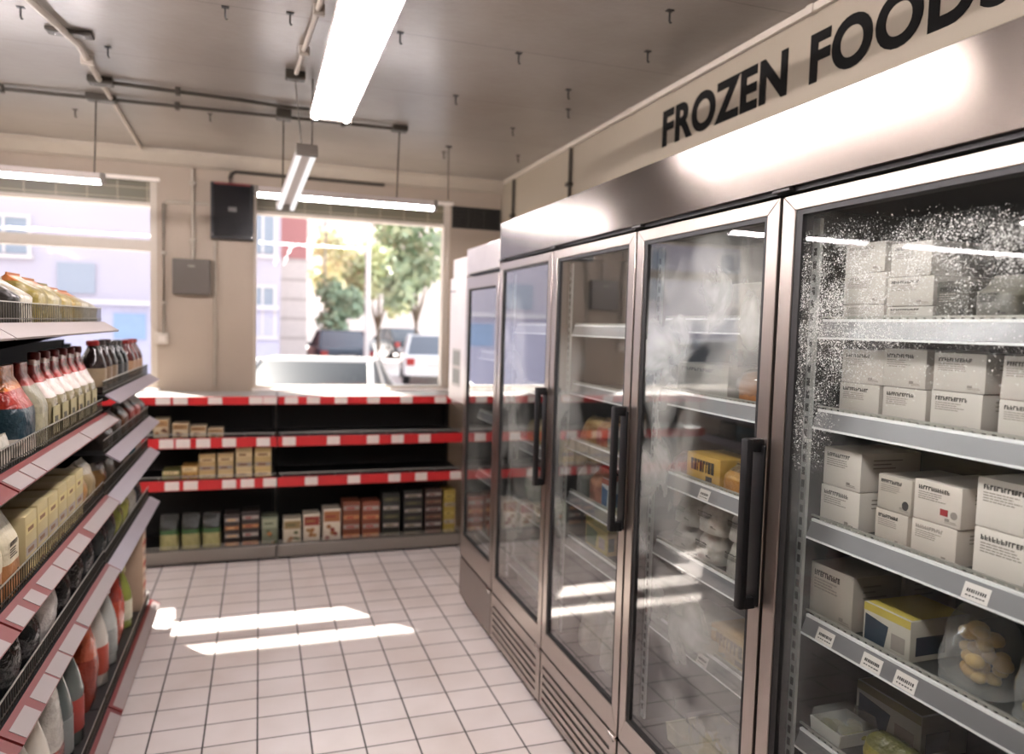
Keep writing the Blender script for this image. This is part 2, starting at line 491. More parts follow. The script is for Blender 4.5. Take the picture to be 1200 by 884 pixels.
# ------------------------------------------------------------------ fluorescent lamps
TUBE = emit('tube_glow', (1, .92, .935), 80)
TUBE_FILL = emit('tube_glow_added_fill', (1, .92, .935), 430)  # strong glow for the added uplighters that brighten the ceiling
TUBES = emit('tube_glow_open', (1, .92, .93), 85)
TUBE2 = emit('tube_glow_soft', (1, .94, .93), .85)
LAMPW = mat('b9aea8', .5)
def lamp(name, p0, p1, width, label, tubes, rods, tm, body_h=.05, cat='ceiling lamp', uplight=False):
    """p0,p1: ends of the underside's centre line; rods: (t, x_off, length) or absolute top points"""
    p0 = Vector(p0); p1 = Vector(p1)
    o = empty(name, p0)
    d = p1 - p0; Ln = d.length; u = d.normalized()
    side = u.cross(Vector((0, 0, 1))).normalized(); up = side.cross(u).normalized()
    if up.z < 0: up = -up
    M = Matrix((side, u, up)).transposed()
    def place(ob):
        ob.rotation_mode = 'QUATERNION'; ob.rotation_quaternion = M.to_quaternion()
    h = width / 2
    q = B()
    q.prism([(-h, .018), (-h * .62, body_h), (h * .62, body_h), (h, .018), (h * .96, .012), (h * .3, .028), (-h * .3, .028), (-h * .96, .012)], 'y', .02, Ln - .02)
    if uplight:
        for v in q.bm.verts: v.co.z = .004 - v.co.z
    place(q.build('housing', LAMPW, o))
    for e, (a, b) in enumerate(((0, .022), (Ln - .022, Ln))):
        q = B(); q.box(-h * .98, h * .98, a, b, -.004, body_h + .002, 0, .003)
        place(q.build('end_cap', mat('6d665e', .5), o))
    for off in tubes:
        q = B(); q.tube([(off, .022, .006), (off, Ln - .022, .006)], .0135, 10)
        place(q.build('tube', tm, o, smooth=60))
    for (pt, top) in rods:
        q = B(); q.tube([Vector(pt) - p0, Vector(top) - p0], .0045, 6); q.build('hanger_rod', DARKMET, o)
    tag(o, label, cat, 'fluorescent lamps')
    return o
lamp('tube_lamp', (.281, 1.72, 2.50), (.281, 3.30, 2.50), .175, 'large bright twin tube lamp hanging over the middle of the aisle', (-.062, .062), [((.281, 1.9, 2.55), (.281, 1.9, ZC)), ((.281, 3.1, 2.55), (.281, 3.1, ZC))], TUBE)
lamp('tube_lamp', (.212, 3.74, 2.447), (.133, 4.40, 2.262), .105, 'short twin tube lamp tilted down towards the window with a dark end cap', (-.034, .034), [((.185, 3.76, 2.49), (.152, 3.72, ZC - .04)), ((.235, 3.78, 2.49), (.235, 3.78, ZC))], TUBE2)
lamp('tube_lamp', (-.035, 4.50, 2.35), (1.02, 4.50, 2.35), .075, 'slim tube lamp hung level across the window with parked cars', (0,), [((.12, 4.50, 2.395), (.12, 4.42, ZC - .045)), ((.775, 4.50, 2.395), (.775, 4.445, ZC - .03))], TUBE)
lamp('tube_lamp', (-2.05, 4.50, 2.35), (-.785, 4.50, 2.35), .045, 'slim tube lamp hung level across the window above the bagged snacks', (0,), [((-.835, 4.50, 2.395), (-.825, 4.505, ZC - .03)), ((-1.85, 4.50, 2.395), (-1.85, 4.555, ZC - .02))], TUBES)
lamp('tube_lamp', (-4.1, 4.50, 2.35), (-2.36, 4.50, 2.35), .045, 'farther slim tube lamp of the window row, mirrored in the frosted glass', (0,), [((-2.5, 4.50, 2.395), (-2.5, 4.575, ZC - .02)), ((-3.9, 4.50, 2.395), (-3.9, 4.5, ZC))], TUBES)
# unseen upturned lamps beyond the shelving, added to brighten the ceiling there
for y_, lab in ((2.75, 'added unseen uplighter brightening the ceiling, the one closer to the window'), (.95, 'added unseen uplighter brightening the ceiling, the one farther from the window')):
    lamp('tube_lamp', (-2.35, y_ - .8, 2.40), (-2.35, y_ + .8, 2.40), .16, lab, (0,), [((-2.35, y_ - .6, 2.42), (-2.35, y_ - .6, ZC)), ((-2.35, y_ + .6, 2.42), (-2.35, y_ + .6, ZC))], TUBE_FILL, uplight=True)
# the same row of lamps goes on behind the viewer
lamp('tube_lamp', (.281, -.25, 2.50), (.281, 1.33, 2.50), .175, 'next twin tube lamp of the aisle row, hanging above the viewer', (-.062, .062), [((.281, -.1, 2.55), (.281, -.1, ZC)), ((.281, 1.1, 2.55), (.281, 1.1, ZC))], TUBE)
k = empty('hanging_rod', (1.16, 4.80, ZC)); tag(k, 'lone thin rod hanging from the ceiling beside the window lamp end', 'rod')
q = B(); q.tube([(0, 0, 0), (.01, .02, -.34)], .004, 6); q.build('rod', DARKMET, k)
q = B(); q.box(-.02, .02, -.012, .012, -.006, 0); q.build('plate', BLACK, k)

# ================================================================== FREEZERS
def door_glass(name, cy, blobs, frost=None, base=.05, gain=.95, seed=0.0, ior=1.55, power=2.5):
    """glass with condensation: soft wisps inside elliptical patches (y, z, ry, rz, strength), door-local y"""
    def mask(nt):
        L = nt.links.new
        tc = nt.nodes.new('ShaderNodeTexCoord')
        sp = nt.nodes.new('ShaderNodeSeparateXYZ'); L(tc.outputs['Object'], sp.inputs[0])
        def math_(op, a, b, clamp=False):
            n = nt.nodes.new('ShaderNodeMath'); n.operation = op; n.use_clamp = clamp
            for i, v_ in enumerate((a, b)):
                if isinstance(v_, (int, float)): n.inputs[i].default_value = v_
                elif v_ is not None: L(v_, n.inputs[i])
            return n.outputs[0]
        mp = nt.nodes.new('ShaderNodeMapping'); mp.inputs['Location'].default_value = (seed, seed * 1.7, seed * .3)
        L(tc.outputs['Object'], mp.inputs['Vector'])
        def area(lst):
            tot = None
            for (y, z, ry, rz, st) in lst:
                dy = math_('DIVIDE', math_('SUBTRACT', sp.outputs[1], y), ry)
                dz = math_('DIVIDE', math_('SUBTRACT', sp.outputs[2], z), rz)
                r2 = math_('ADD', math_('MULTIPLY', dy, dy), math_('MULTIPLY', dz, dz))
                g = math_('MULTIPLY', math_('SUBTRACT', 1, r2, True), st)
                tot = g if tot is None else math_('MAXIMUM', tot, g)
            return tot
        res = None
        if blobs:
            n = nt.nodes.new('ShaderNodeTexNoise'); n.inputs['Scale'].default_value = 4.6; n.inputs['Detail'].default_value = 4
            n.inputs['Roughness'].default_value = .5; n.inputs['Distortion'].default_value = .5
            L(mp.outputs[0], n.inputs['Vector'])
            w = math_('MULTIPLY', math_('SUBTRACT', n.outputs['Fac'], .36, True), 2.3, True)
            res = math_('ADD', math_('MULTIPLY', math_('MULTIPLY', area(blobs), w), gain), base, True)
        if frost:
            vo = nt.nodes.new('ShaderNodeTexVoronoi'); vo.inputs['Scale'].default_value = 330
            L(mp.outputs[0], vo.inputs['Vector'])
            vo2 = nt.nodes.new('ShaderNodeTexVoronoi'); vo2.inputs['Scale'].default_value = 640
            L(mp.outputs[0], vo2.inputs['Vector'])
            n2 = nt.nodes.new('ShaderNodeTexNoise'); n2.inputs['Scale'].default_value = 16; n2.inputs['Detail'].default_value = 5; n2.inputs['Roughness'].default_value = .7
            L(mp.outputs[0], n2.inputs['Vector'])
            # a droplet is drawn where its cell's random value is below the local density
            dens = math_('MULTIPLY', area(frost), math_('MULTIPLY', math_('SUBTRACT', n2.outputs['Fac'], .34, True), 3.4, True))
            def drops(v_, size):
                sc = nt.nodes.new('ShaderNodeSeparateColor'); L(v_.outputs['Color'], sc.inputs[0])
                on = math_('LESS_THAN', sc.outputs[0], dens)
                dot = math_('LESS_THAN', v_.outputs['Distance'], math_('MULTIPLY', sc.outputs[1], size))
                return math_('MULTIPLY', on, dot)
            d = math_('MAXIMUM', math_('MULTIPLY', drops(vo, .62), .85), math_('MULTIPLY', drops(vo2, .62), .6))
            d = math_('ADD', d, math_('MULTIPLY', dens, .10), True)
            res = d if res is None else math_('MAXIMUM', res, d)
            if not blobs: res = math_('ADD', res, base, True)
        return res
    return film(name, (.93, .95, .94), 1.0, .012, hazecol=(.66, .67, .63), ior=ior, mask=mask, power=power)

def shelf_tag(parent, y, z0, x, w=.052, h=.030, tilt=0):
    q = B()
    q.box(-.0007, 0, -w / 2, w / 2, 0, h, 0)
    for za, zb, step in ((.44, .66, .085), (.20, .28, .13)):
        yy = w * .36
        while yy > -w * .34:
            ww = w * step * rnd.uniform(.5, .8)
            q.box(-.0012, -.0007, yy - ww, yy, h * za, h * zb, 1)
            yy -= w * step
    o = q.build('price_tag', [PAPER, INK], parent, (x, y, z0))
    o.rotation_euler = (0, tilt, 0)
    return o

def freezer(y_lo, y_hi, label, shelves, glass, handle=True, grille=True, ztop=1.975, gz=(.355, 1.93), own_head=False, tags=None, uprights=True, hinge=True, name='upright_freezer'):
    """front at x=0 facing -x, local y centred, z from the floor"""
    w = y_hi - y_lo; h = w / 2
    root = empty(name, (FX, (y_lo + y_hi) / 2, 0))
    tag(root, label, 'freezer', 'glass door freezers')
    D = XR - FX - .012
    g = .004
    # ---- body
    b = B()
    b.box(.03, D, -h + g, h - g, .025, .275)                         # plinth
    b.box(.045, D, -h + g, -h + .026, .275, ztop, 1); b.box(.045, D, h - .026, h - g, .275, ztop, 1)
    b.box(D - .03, D, -h + .026, h - .026, .275, ztop, 1)
    b.box(.045, D - .03, -h + .026, h - .026, ztop - .035, ztop, 1)
    b.box(.045, D - .03, -h + .026, h - .026, .275, .335, 1)
    for s in (-1, 1):
        b.box(.08, .16, s * (h - .07) - .03, s * (h - .07) + .03, 0.0, .025, 2)
        b.box(D - .16, D - .08, s * (h - .07) - .03, s * (h - .07) + .03, 0.0, .025, 2)
    b.box(.0405, .0445, -h + g, h - g, .262, ztop, 2) if False else None
    b.build('cabinet_body', [STEEL_D, LINER, BLACK], root)
    # ---- lower panel
    if grille:
        q = B()
        q.box(.006, .03, -h + g, h - g, .03, .275, 1)                # dark cavity
        q.build('grille_backing', BLACK, root)
        q = B()
        y0, y1 = -h + g, h - g
        q.box(0, .006, y0, y0 + .05, .03, .262); q.box(0, .006, y1 - .025, y1, .03, .262)
        zs = [.03, .052, .078, .088, .114, .124, .150, .160, .186, .196, .222, .262]
        zs = [(.03, .056), (.070, .091), (.105, .126), (.140, .161), (.175, .196), (.210, .262)]
        for a, c in zs: q.box(0, .006, y0 + .05, y1 - .025, a, c)
        q.build('grille_panel', STEELF, root)
    else:
        q = B(); q.box(0, .03, -h + g, h - g, .03, .262, 0, .003); q.build('lower_panel', STEEL_D, root)
    # ---- door
    dz0, dz1 = .272, ztop - .01
    d = empty('door', (0, 0, 0)); d.parent = root
    y0, y1 = -h + .004, h - .004
    fw = .043
    gz0, gz1 = gz
    q = B()
    def miter(pts): q.prism(pts, 'x', 0, .036)
    miter([(y0, dz0), (y0 + fw, gz0), (y0 + fw, gz1), (y0, dz1)])
    miter([(y1, dz0), (y1, dz1), (y1 - fw, gz1), (y1 - fw, gz0)])
    miter([(y0, dz1), (y0 + fw, gz1), (y1 - fw, gz1), (y1, dz1)])
    miter([(y0, dz0), (y1, dz0), (y1 - fw, gz0), (y0 + fw, gz0)])
    bmesh.ops.bevel(q.bm, geom=q.bm.edges[:], offset=.0016, segments=1, affect='EDGES')
    q.build('door_frame', STEELF, d)
    q = B(); a0, a1 = y0 + fw - .001, y1 - fw + .001
    for (ya, yb_, za, zb) in ((a0, a0 + .014, gz0, gz1), (a1 - .022, a1, gz0, gz1), (a0 + .014, a1 - .022, gz1 - .012, gz1), (a0 + .014, a1 - .022, gz0, gz0 + .014)):
        q.box(.004, .036, ya, yb_, za, zb)
    q.build('gasket', RUBBER, d)
    q = B(); q.box(.010, .014, a0 + .012, a1 - .02, gz0 + .012, gz1 - .010)
    q.build('glass_pane', glass, d)
    if handle:
        q = B()
        yh = y0 + .026
        q.box(-.046, -.026, yh - .012, yh + .014, .975, 1.395, 0, .005)
        q.box(-.030, 0, yh - .012, yh + .014, .975, 1.005, 0, .004)
        q.box(-.030, 0, yh - .012, yh + .014, 1.363, 1.395, 0, .004)
        q.box(-.006, 0, y0 + .002, y0 + fw + .004, .985, 1.38, 0, .002)
        q.build('handle', BLACKP, d, smooth=40)
    if hinge:
        q = B()
        q.box(-.012, .02, y0 - .002, y0 + .045, .2625, .2715, 0, .002)
        q.tube([(-.004, y0 + .012, .250), (-.004, y0 + .012, .262)], .007, 8)
        q.build('hinge', CHROME, root)
    # ---- uprights: slotted steel strips
    if uprights:
        for s in (1, -1):
            q = B()
            yy = s * (h - .026)
            ya, yb_ = (yy - .034, yy - .010) if s > 0 else (yy + .001, yy + .022)
            q.box(.062, .070, ya, yb_, .36, ztop - .06)
            z = .39
            while z < ztop - .1:
                q.box(.0608, .062, (ya + yb_) / 2 - .0045, (ya + yb_) / 2 + .0045, z, z + .018, 1)
                z += .030
            q.build('shelf_upright', [mat('a3a5a1', .45, .2), BLACK], root)
    # ---- shelves
    for i, zr in enumerate(shelves):
        s = empty('shelf', (0, 0, zr)); s.parent = root
        q = B()
        q.box(.085, .56, -h + .05, h - .05, -.014, -.007)
        for j in range(14):
            yy = -h + .06 + j * (w - .12) / 13
            q.box(.085, .56, yy - .003, yy + .003, -.022, -.014)
        q.build('deck', mat('3c3d3b', .5, .3), s)
        q = B()
        q.prism([(.068, -.038), (.071, -.038), (.086, 0), (.082, 0)], 'y', -h + .032, h - .062, 0)
        q.prism([(.0670, -.043), (.0745, -.041), (.0745, -.037), (.0670, -.039)], 'y', -h + .032, h - .062, 1)
        q.prism([(.0805, -.003), (.0875, -.003), (.0875, .003), (.0805, .003)], 'y', -h + .032, h - .062, 1)
        q.build('price_rail', [RAIL, RAILTOP], s)
        q = B()                                                     # slotted ledge behind the rail
        n = int((w - .10) / .02)
        for j in range(n):
            yy = -h + .05 + j * .02
            q.box(.090, .094, yy, yy + .011, -.006, .006)
        q.box(.089, .095, -h + .05, h - .05, .006, .010)
        q.build('front_stop', WIREW, s)
        for (ty) in (tags or {}).get(i, []):
            shelf_tag(s, ty - (y_lo + y_hi) / 2, -.0375, .0678, tilt=math.radians(20))
    return root

GLASS_A = door_glass('fogged_glass_a', 0, [(.20, 1.15, .32, .75, 1.0), (.1, .75, .5, .4, .8)], seed=3.1, base=.02)
GLASS_B = door_glass('fogged_glass_b', 0, [(.22, 1.25, .28, .40, .7), (.0, .60, .42, .32, .7), (.25, .8, .2, .6, .7)], seed=8.4, base=.015)
GLASS_C = door_glass('fogged_glass_c', 0, [(.20, 1.38, .24, .46, 1.1), (-.06, 1.70, .36, .24, 1.0), (.22, .85, .28, .5, .8), (-.05, .68, .42, .34, .8)], seed=5.7, base=.012, ior=1.45, power=3.2)
GLASS_D = door_glass('frosted_glass', 0, [(.27, 1.25, .16, .75, .10)], frost=[(.20, 1.70, .24, .20, .95), (-.06, 1.80, .30, .08, .85), (.05, 1.70, .40, .20, .28), (.27, 1.50, .11, .17, .6)], seed=1.3, base=.004, ior=1.36, power=4.0)
GLASS_E = door_glass('fogged_glass_e', 0, [(.05, .9, .3, .6, .45)], seed=9.9, base=.03)
SA = [1.66, 1.38, 1.09, .775, .47]
SB = [1.66, 1.42, 1.19, .966, .780]
SCc = [1.686, 1.458, 1.200, .966, .718]
SD = [1.682, 1.474, 1.215, .985, .706]
freezer(2.882, 3.600, 'steel freezer with a narrow fogged door and grille, second along from the window', SA, GLASS_A)
freezer(2.160, 2.878, 'steel freezer whose glass mirrors the street, holding bread bags and yellow boxes', SB, GLASS_B)
freezer(1.458, 2.156, 'steel freezer with drifting mist on its glass and stacked white pouches inside', SCc, GLASS_C, tags={2: [1.822], 4: [1.793]})
freezer(.715, 1.454, 'steel freezer with frost speckles on its glass, packed with white cartons', SD, GLASS_D, tags={3: [1.319, 1.183, 1.097], 2: [.96]}, hinge=True)
freezer(3.606, 4.240, 'lower steel freezer at the window end with a plain lower panel', [1.50, 1.15, .80, .44], GLASS_E, handle=False, grille=False, ztop=1.935, gz=(.40, 1.86), uprights=False, name='upright_freezer')
# steel canopy over the four doors
hd = empty('freezer_canopy', (FX, 2.175, 1.976)); tag(hd, 'long brushed steel canopy panel running over the four tall freezers', 'canopy')
q = B(); q.box(.0, .686, -1.43, 1.43, .010, .19, 0, .002); q.build('panel', STEEL, hd)
q = B(); q.box(.015, .5, -1.428, 1.428, .001, .010); q.build('shadow_gap', BLACK, hd)
for y in (1.41, .71, -.01, -.715):
    q = B(); q.box(-.002, .02, y - .03, y + .03, .0015, .0095, 0, .002); q.build('hinge_cover', mat('3a3836', .35, .6), hd)
hd = empty('freezer_canopy', (FX, 3.926, 1.936)); tag(hd, 'shorter pale steel canopy over the freezer at the window end', 'canopy')
q = B(); q.box(.0, .686, -.312, .312, .012, .155, 0, .004); q.build('panel', mat('cdc6c0', .32, .7), hd)
q = B(); q.box(.015, .5, -.312, .312, .001, .012); q.build('shadow_gap', BLACK, hd)
# white wall cabinet in the corner beyond
wc = empty('wall_cabinet', (1.20, 4.56, 1.16)); tag(wc, 'narrow white wall cabinet beyond the last freezer by the window', 'cabinet')
B().box(.0, .64, -.20, .20, 0, .915, 0, .012).build('carcass', mat('d2cbc6', .35), wc)
q = B(); q.box(-.016, -.0005, -.195, .195, .005, .79, 0, .004); q.build('door', mat('dcd5d0', .3), wc)
q = B(); q.box(-.0172, -.016, -.10, .10, .10, .34, 0); q.box(-.018, -.0172, -.085, .085, .12, .21, 1); q.box(-.018, -.0172, -.085, .085, .235, .325, 1)
q.build('notice', [mat('bdb9b2', .5), mat('8f918a', .6)], wc)
q = B(); q.box(-.024, -.016, .05, .17, .70, .708, 0, .002); q.build('handle', CHROME, wc)
# ================================================================== PRODUCT KINDS (front faces -y, base at z=0)
def marks(q, w, h, y, r, mi=1, mi2=2, title=True, x0=-.40, x1=.30, v0=.87):
    """rows of tiny unreadable print on a front face"""
    t = .0006
    def bar(ax, bx, za, zb, m_):
        q.box(ax * w, bx * w, y - t, y, za * h, zb * h, m_)
    x = x0
    v = v0
    if title:
        while x < x0 + .60:
            ww = r.uniform(.030, .050)
            k = r.random()
            bar(x, x + .016, v - .10, v, mi)
            if k < .6: bar(x + .016, x + ww, v - .03, v, mi)
            if k > .3: bar(x + .016, x + ww, v - .065, v - .042, mi)
            if k > .5: bar(x + .016, x + ww, v - .10, v - .078, mi)
            x += ww + .012
        v -= .15
    for row in range(4):
        x = x0
        end = x0 + r.uniform(.42, .58)
        while x < end:
            ww = r.uniform(.03, .09)
            bar(x, min(x + ww, end), v - .024, v, mi2)
            x += ww + .014
        v -= .055
    bx = r.uniform(.14, .22)
    bar(bx, bx + .09, .12, .19, mi2); bar(bx + .10, bx + .22, .12, .135, mi2); bar(bx, bx + .24, .085, .10, mi2)

def carton(name, w, d, h, col, style='text', c2='2c2a2a', c3='b01c20', rough=.62, seed=0, lean=0.0):
    r = random.Random(seed * 13 + 5)
    q = B()
    q.box(-w / 2, w / 2, -d / 2, d / 2, 0, h, 0, .0025, 2)
    for v in q.bm.verts:
        v.co.x += lean * v.co.z
    # flap seams on the top and side
    o = q.build(name, mat(col, rough, var=.07, scale=14), smooth=35)
    p = B()
    y = -d / 2
    if style in ('text', 'logo', 'badge', 'faint'):
        marks(p, w, h, y, r, 1 if style != 'faint' else 2, 2)
        # print on the side that shows down the aisle
        for i in range(3):
            zz = h * (.80 - i * .10)
            p.box(w / 2, w / 2 + .0006, -d * .3, -d * .3 + d * r.uniform(.25, .5), zz, zz + h * .03, 2)
        if style == 'logo':
            p.box(w * .08, w * .24, y - .0007, y, h * .24, h * .40, 3, .0)
            p.prism([(w * .36 + w * .07 * math.cos(k * PI / 7), h * .30 + w * .07 * math.sin(k * PI / 7)) for k in range(14)], 'y', y - .0005, y, 2)
        if style == 'badge':
            p.prism([(w * .34 + w * .09 * math.cos(a_), h * .25 + h * .13 * math.sin(a_)) for a_ in [k * PI / 6 for k in range(12)]], 'y', y - .0008, y, 1)
    elif style == 'snack':
        p.box(-w * .46, w * .46, y - .0006, y, h * .60, h * .94, 1)
        for i in range(5):
            ax = r.uniform(-.4, .25); az = r.uniform(.06, .48)
            p.prism([((ax + .12 + .14 * math.cos(a_)) * w, (az + .07 * math.sin(a_)) * h) for a_ in [k * PI / 5 for k in range(10)]], 'y', y - .0006 - i * .0002, y, 2 if i % 2 else 3)
        p.box(-w * .36, w * .2, y - .0010, y, h * .74, h * .80, 3)
    elif style == 'tiers':
        n = max(2, int(h / .055))
        for i in range(n):
            z0 = h * (i + .1) / n
            p.box(-w * .46, w * .46, y - .0005, y, z0, z0 + h * .42 / n, 1 + i % 2)
            p.box(-w * .30, w * r.uniform(.0, .3), y - .0010, y, z0 + h * .10 / n, z0 + h * .28 / n, 3)
    elif style == 'word':
        x = -w * .36
        while x < w * .34:
            ww = r.uniform(.05, .09) * w
            p.box(x, x + ww * .45, y - .0007, y, h * .40, h * .82, 1)
            p.box(x + ww * .4, x + ww, y - .0007, y, h * r.choice((.40, .58, .70)), h * .82, 1)
            x += ww * 1.25
        p.box(w * .1, w * .28, y - .0007, y, h * .12, h * .30, 1)
        p.box(-w * .46, w * .46, y - .0004, y, h * .02, h * .10, 3)
    elif style == 'panel':
        p.box(-w * .49, w * .49, y - .0004, y, h * .80, h * .99, 3)
        p.prism([(-w * .45, h * .08), (-w * .02, h * .08), (w * .05, h * .62), (-w * .45, h * .72)], 'y', y - .0007, y, 1)
        p.box(w * .12, w * .40, y - .0007, y, h * .14, h * .52, 2)
        p.box(w / 2, w / 2 + .0006, -d * .4, d * .1, h * .15, h * .6, 1)
        p.box(-w * .47, w * .47, -d * .46, d * .46, h, h + .0007, 3)
    p.build('print', [mat(c3, .6), mat(c2, .65), mat('8b837c' if style != 'snack' else '8a5a2c', .65), mat(c3, .6)], o)
    return o

def bag(name, w, d, h, cols, zones, shape='pillow', rough=.35, seed=0, crimp=True, clear=None, label=None):
    """cols: hex list; zones: [(t_upto, colour index)]"""
    r = random.Random(seed * 7 + 3)
    bm = bmesh.new()
    N, T = 22, 15
    rings = []
    for i in range(T + 1):
        t = i / T
        if shape == 'pillow':
            k = max(0.0, math.sin(PI * (.10 + .86 * t))) ** .55
            hd = d / 2 * k * (1 - .25 * t); hw = w / 2 * (.90 + .10 * math.sin(PI * t)); ex = 2.6
        elif shape == 'block':
            k = 1 if t < .62 else max(.04, 1 - ((t - .62) / .38) ** 1.25)
            hd = d / 2 * k; hw = w / 2 * (1 if t < .8 else 1 - .06 * (t - .8) / .2); ex = 5
        elif shape == 'gable':
            k = 1 if t < .5 else max(.16, 1 - ((t - .5) / .36) ** 1.1 * .84)
            hd = d / 2 * k; hw = w / 2 * (1 if t < .5 else max(.80, 1 - (t - .5) * .45)); ex = 4
        elif shape == 'slump':
            k = max(.05, math.cos(PI * .5 * max(0, (t - .15) / .85)) ** .6)
            hd = d / 2 * k; hw = w / 2 * (.96 if t < .6 else .96 - .35 * ((t - .6) / .4) ** 2); ex = 2.8
        ring = []
        for j in range(N):
            a = 2 * PI * j / N
            ca, sa = math.cos(a), math.sin(a)
            x = hw * math.copysign(abs(ca) ** (2 / ex), ca)
            y = hd * math.copysign(abs(sa) ** (2 / ex), sa)
            nz = mnoise.noise(Vector((x * 26 + seed * 3.1, y * 26, t * 5 + seed)))
            amp = (.012 if shape in ('pillow', 'slump') else .006) * min(1, w / .12)
            if 0 < i:
                x *= 1 + nz * amp * 5; y *= 1 + nz * amp * 9
            ring.append(bm.verts.new((x, y, t * h * (1 + (.03 * nz if 0 < t < 1 else 0)))))
        rings.append(ring)
    for i in range(T):
        t = (i + .5) / T
        mi = next((c for tt, c in zones if t <= tt), zones[-1][1])
        for j in range(N):
            f = bm.faces.new([rings[i][j], rings[i][(j + 1) % N], rings[i + 1][(j + 1) % N], rings[i + 1][j]])
            f.material_index = mi
    f = bm.faces.new(rings[0][::-1]); f.material_index = zones[0][1]
    f = bm.faces.new(rings[-1]); f.material_index = zones[-1][1]
    q = B(); q.bm.free(); q.bm = bm
    ms = [clear if (clear and c == 'clear') else mat(c, rough, var=.42, scale=26, bump=.6, bscale=24) for c in cols]
    o = q.build(name, ms, smooth=55)
    if crimp and shape in ('pillow', 'block'):
        s = B()
        n = 18
        for k in range(n):
            xx = -w * .44 + k * w * .88 / n
            s.box(xx, xx + w * .88 / n * .7, -.0022, .0022, h * .985, h * 1.05)
        s.build('seal', mat(cols[zones[-1][1]] if cols[zones[-1][1]] != 'clear' else 'bdbab2', rough, var=.2), o)
    if label:
        p = B()
        marks(p, w * .8, h * .55, -d / 2 * 1.02, r, 0, 0)
        ob = p.build('print', mat(label, .6), o)
        ob.location.z = h * .18
    return o

PLASTIC = film('clear_wrap', (.93, .93, .92), 1.0, .12, haze=.22, hazecol=(.85, .85, .83), ior=1.5)
PLASTIC2 = film('cloudy_wrap', (.9, .9, .9), 1.0, .2, haze=.38, hazecol=(.82, .82, .80), ior=1.5)

def bottle(name, r, h, body, cap='a01a1c', lab='d8d2c8', lab2=None, neck=.36, slim=.32, seed=0, gloss=.12, sq=1.0):
    q = B()
    hs = h * (1 - neck)
    q.lathe([(r * .86, 0), (r, h * .02), (r, hs * .95), (r * .97, hs), (r * .80, hs + h * neck * .28), (r * slim * 1.25, hs + h * neck * .62), (r * slim, hs + h * neck * .74), (r * slim, h * .925)], 18, sy=sq)
    o = q.build(name, mat(body, gloss, var=.12, scale=18), smooth=50)
    q = B()
    q.lathe([(r * slim * 1.22, h * .905), (r * slim * 1.28, h * .915), (r * slim * 1.28, h * .985), (r * slim * 1.1, h)], 14)
    q.build('cap', mat(cap, .35), o, smooth=40)
    q = B()
    q.lathe([(r * 1.012, h * .14, 0), (r * 1.018, h * .142, 0), (r * 1.018, h * .27, 1), (r * 1.018, hs * .78, 0), (r * 1.018, hs * .84, 0), (r * 1.012, hs * .842, 0)], 18, sy=sq)
    q.build('paper_label', [mat(lab, .5, var=.06), mat(lab2 or lab, .5, var=.25, scale=40)], o, smooth=40)
    return o

def clear_bag(name, w, d, h, inner_cols, seed=0, lump=.5, wrap=None):
    """see-through bag with lumps of food showing inside"""
    r = random.Random(seed)
    o = bag(name, w, d, h, ['clear'], [(1, 0)], 'slump', seed=seed, crimp=False, clear=wrap or PLASTIC)
    q = B()
    n = 26
    for k in range(n):
        a = r.uniform(0, 2 * PI); rr = r.uniform(.1, .62)
        x = w * .5 * rr * math.cos(a); y = d * .5 * rr * math.sin(a) * .8; z = h * lump * r.uniform(.10, .95)
        s = min(w, d) * r.uniform(.11, .17)
        m = bmesh.ops.create_icosphere(q.bm, subdivisions=2, radius=s)
        mi = r.randrange(len(inner_cols))
        for v in m['verts']:
            v.co = Vector((v.co.x * r.uniform(1, 1.02) + x, v.co.y * .8 + y, max(.004, v.co.z * .75 + z)))
            for f in v.link_faces: f.material_index = mi
    q.build('contents', [mat(c, .5, var=.2, scale=40) for c in inner_cols], o, smooth=60)
    s = B()
    s.prism([(-w * .30, h * .97), (w * .30, h * .97), (w * .34, h * 1.10), (-w * .34, h * 1.10)], 'y', -.002, .002)
    s.build('bag_neck', wrap or PLASTIC, o)
    return o

def loaf(name, w, d, h, crust='9a6230', seed=0):
    """bread in a clear bag gathered at one end"""
    q = B()
    prof = [(-d * .5, 0), (d * .5, 0), (d * .52, h * .55), (d * .40, h * .88), (0, h * .98), (-d * .40, h * .88), (-d * .52, h * .55)]
    q.prism([(p[0] * .9, p[1] * .95 + .002) for p in prof], 'x', -w * .40, w * .44, 0, .012)
    root = q.build(name, mat(crust, .6, var=.3, scale=22, bump=.2), smooth=60)
    q = B()
    rings = []
    T = 9; N = 14
    for i in range(T + 1):
        t = i / T
        x = -w * .5 + w * 1.25 * t
        k = 1 if t < .7 else max(.16, 1 - ((t - .7) / .2)) if t < .9 else .16 + (t - .9) * 2.4
        if t < .05: k = .8
        rings.append([q.bm.verts.new((x, d * .54 * k * math.cos(2 * PI * j / N) * (1 + .05 * math.sin(j * 5 + i * 3)), h * .52 + h * .50 * k * math.sin(2 * PI * j / N))) for j in range(N)])
    for a_, b_ in zip(rings, rings[1:]):
        for j in range(N): q.bm.faces.new([a_[j], a_[(j + 1) % N], b_[(j + 1) % N], b_[j]])
    q.bm.faces.new(rings[0][::-1]); q.bm.faces.new(rings[-1])
    q.build('wrap', PLASTIC, root, smooth=60)
    return root

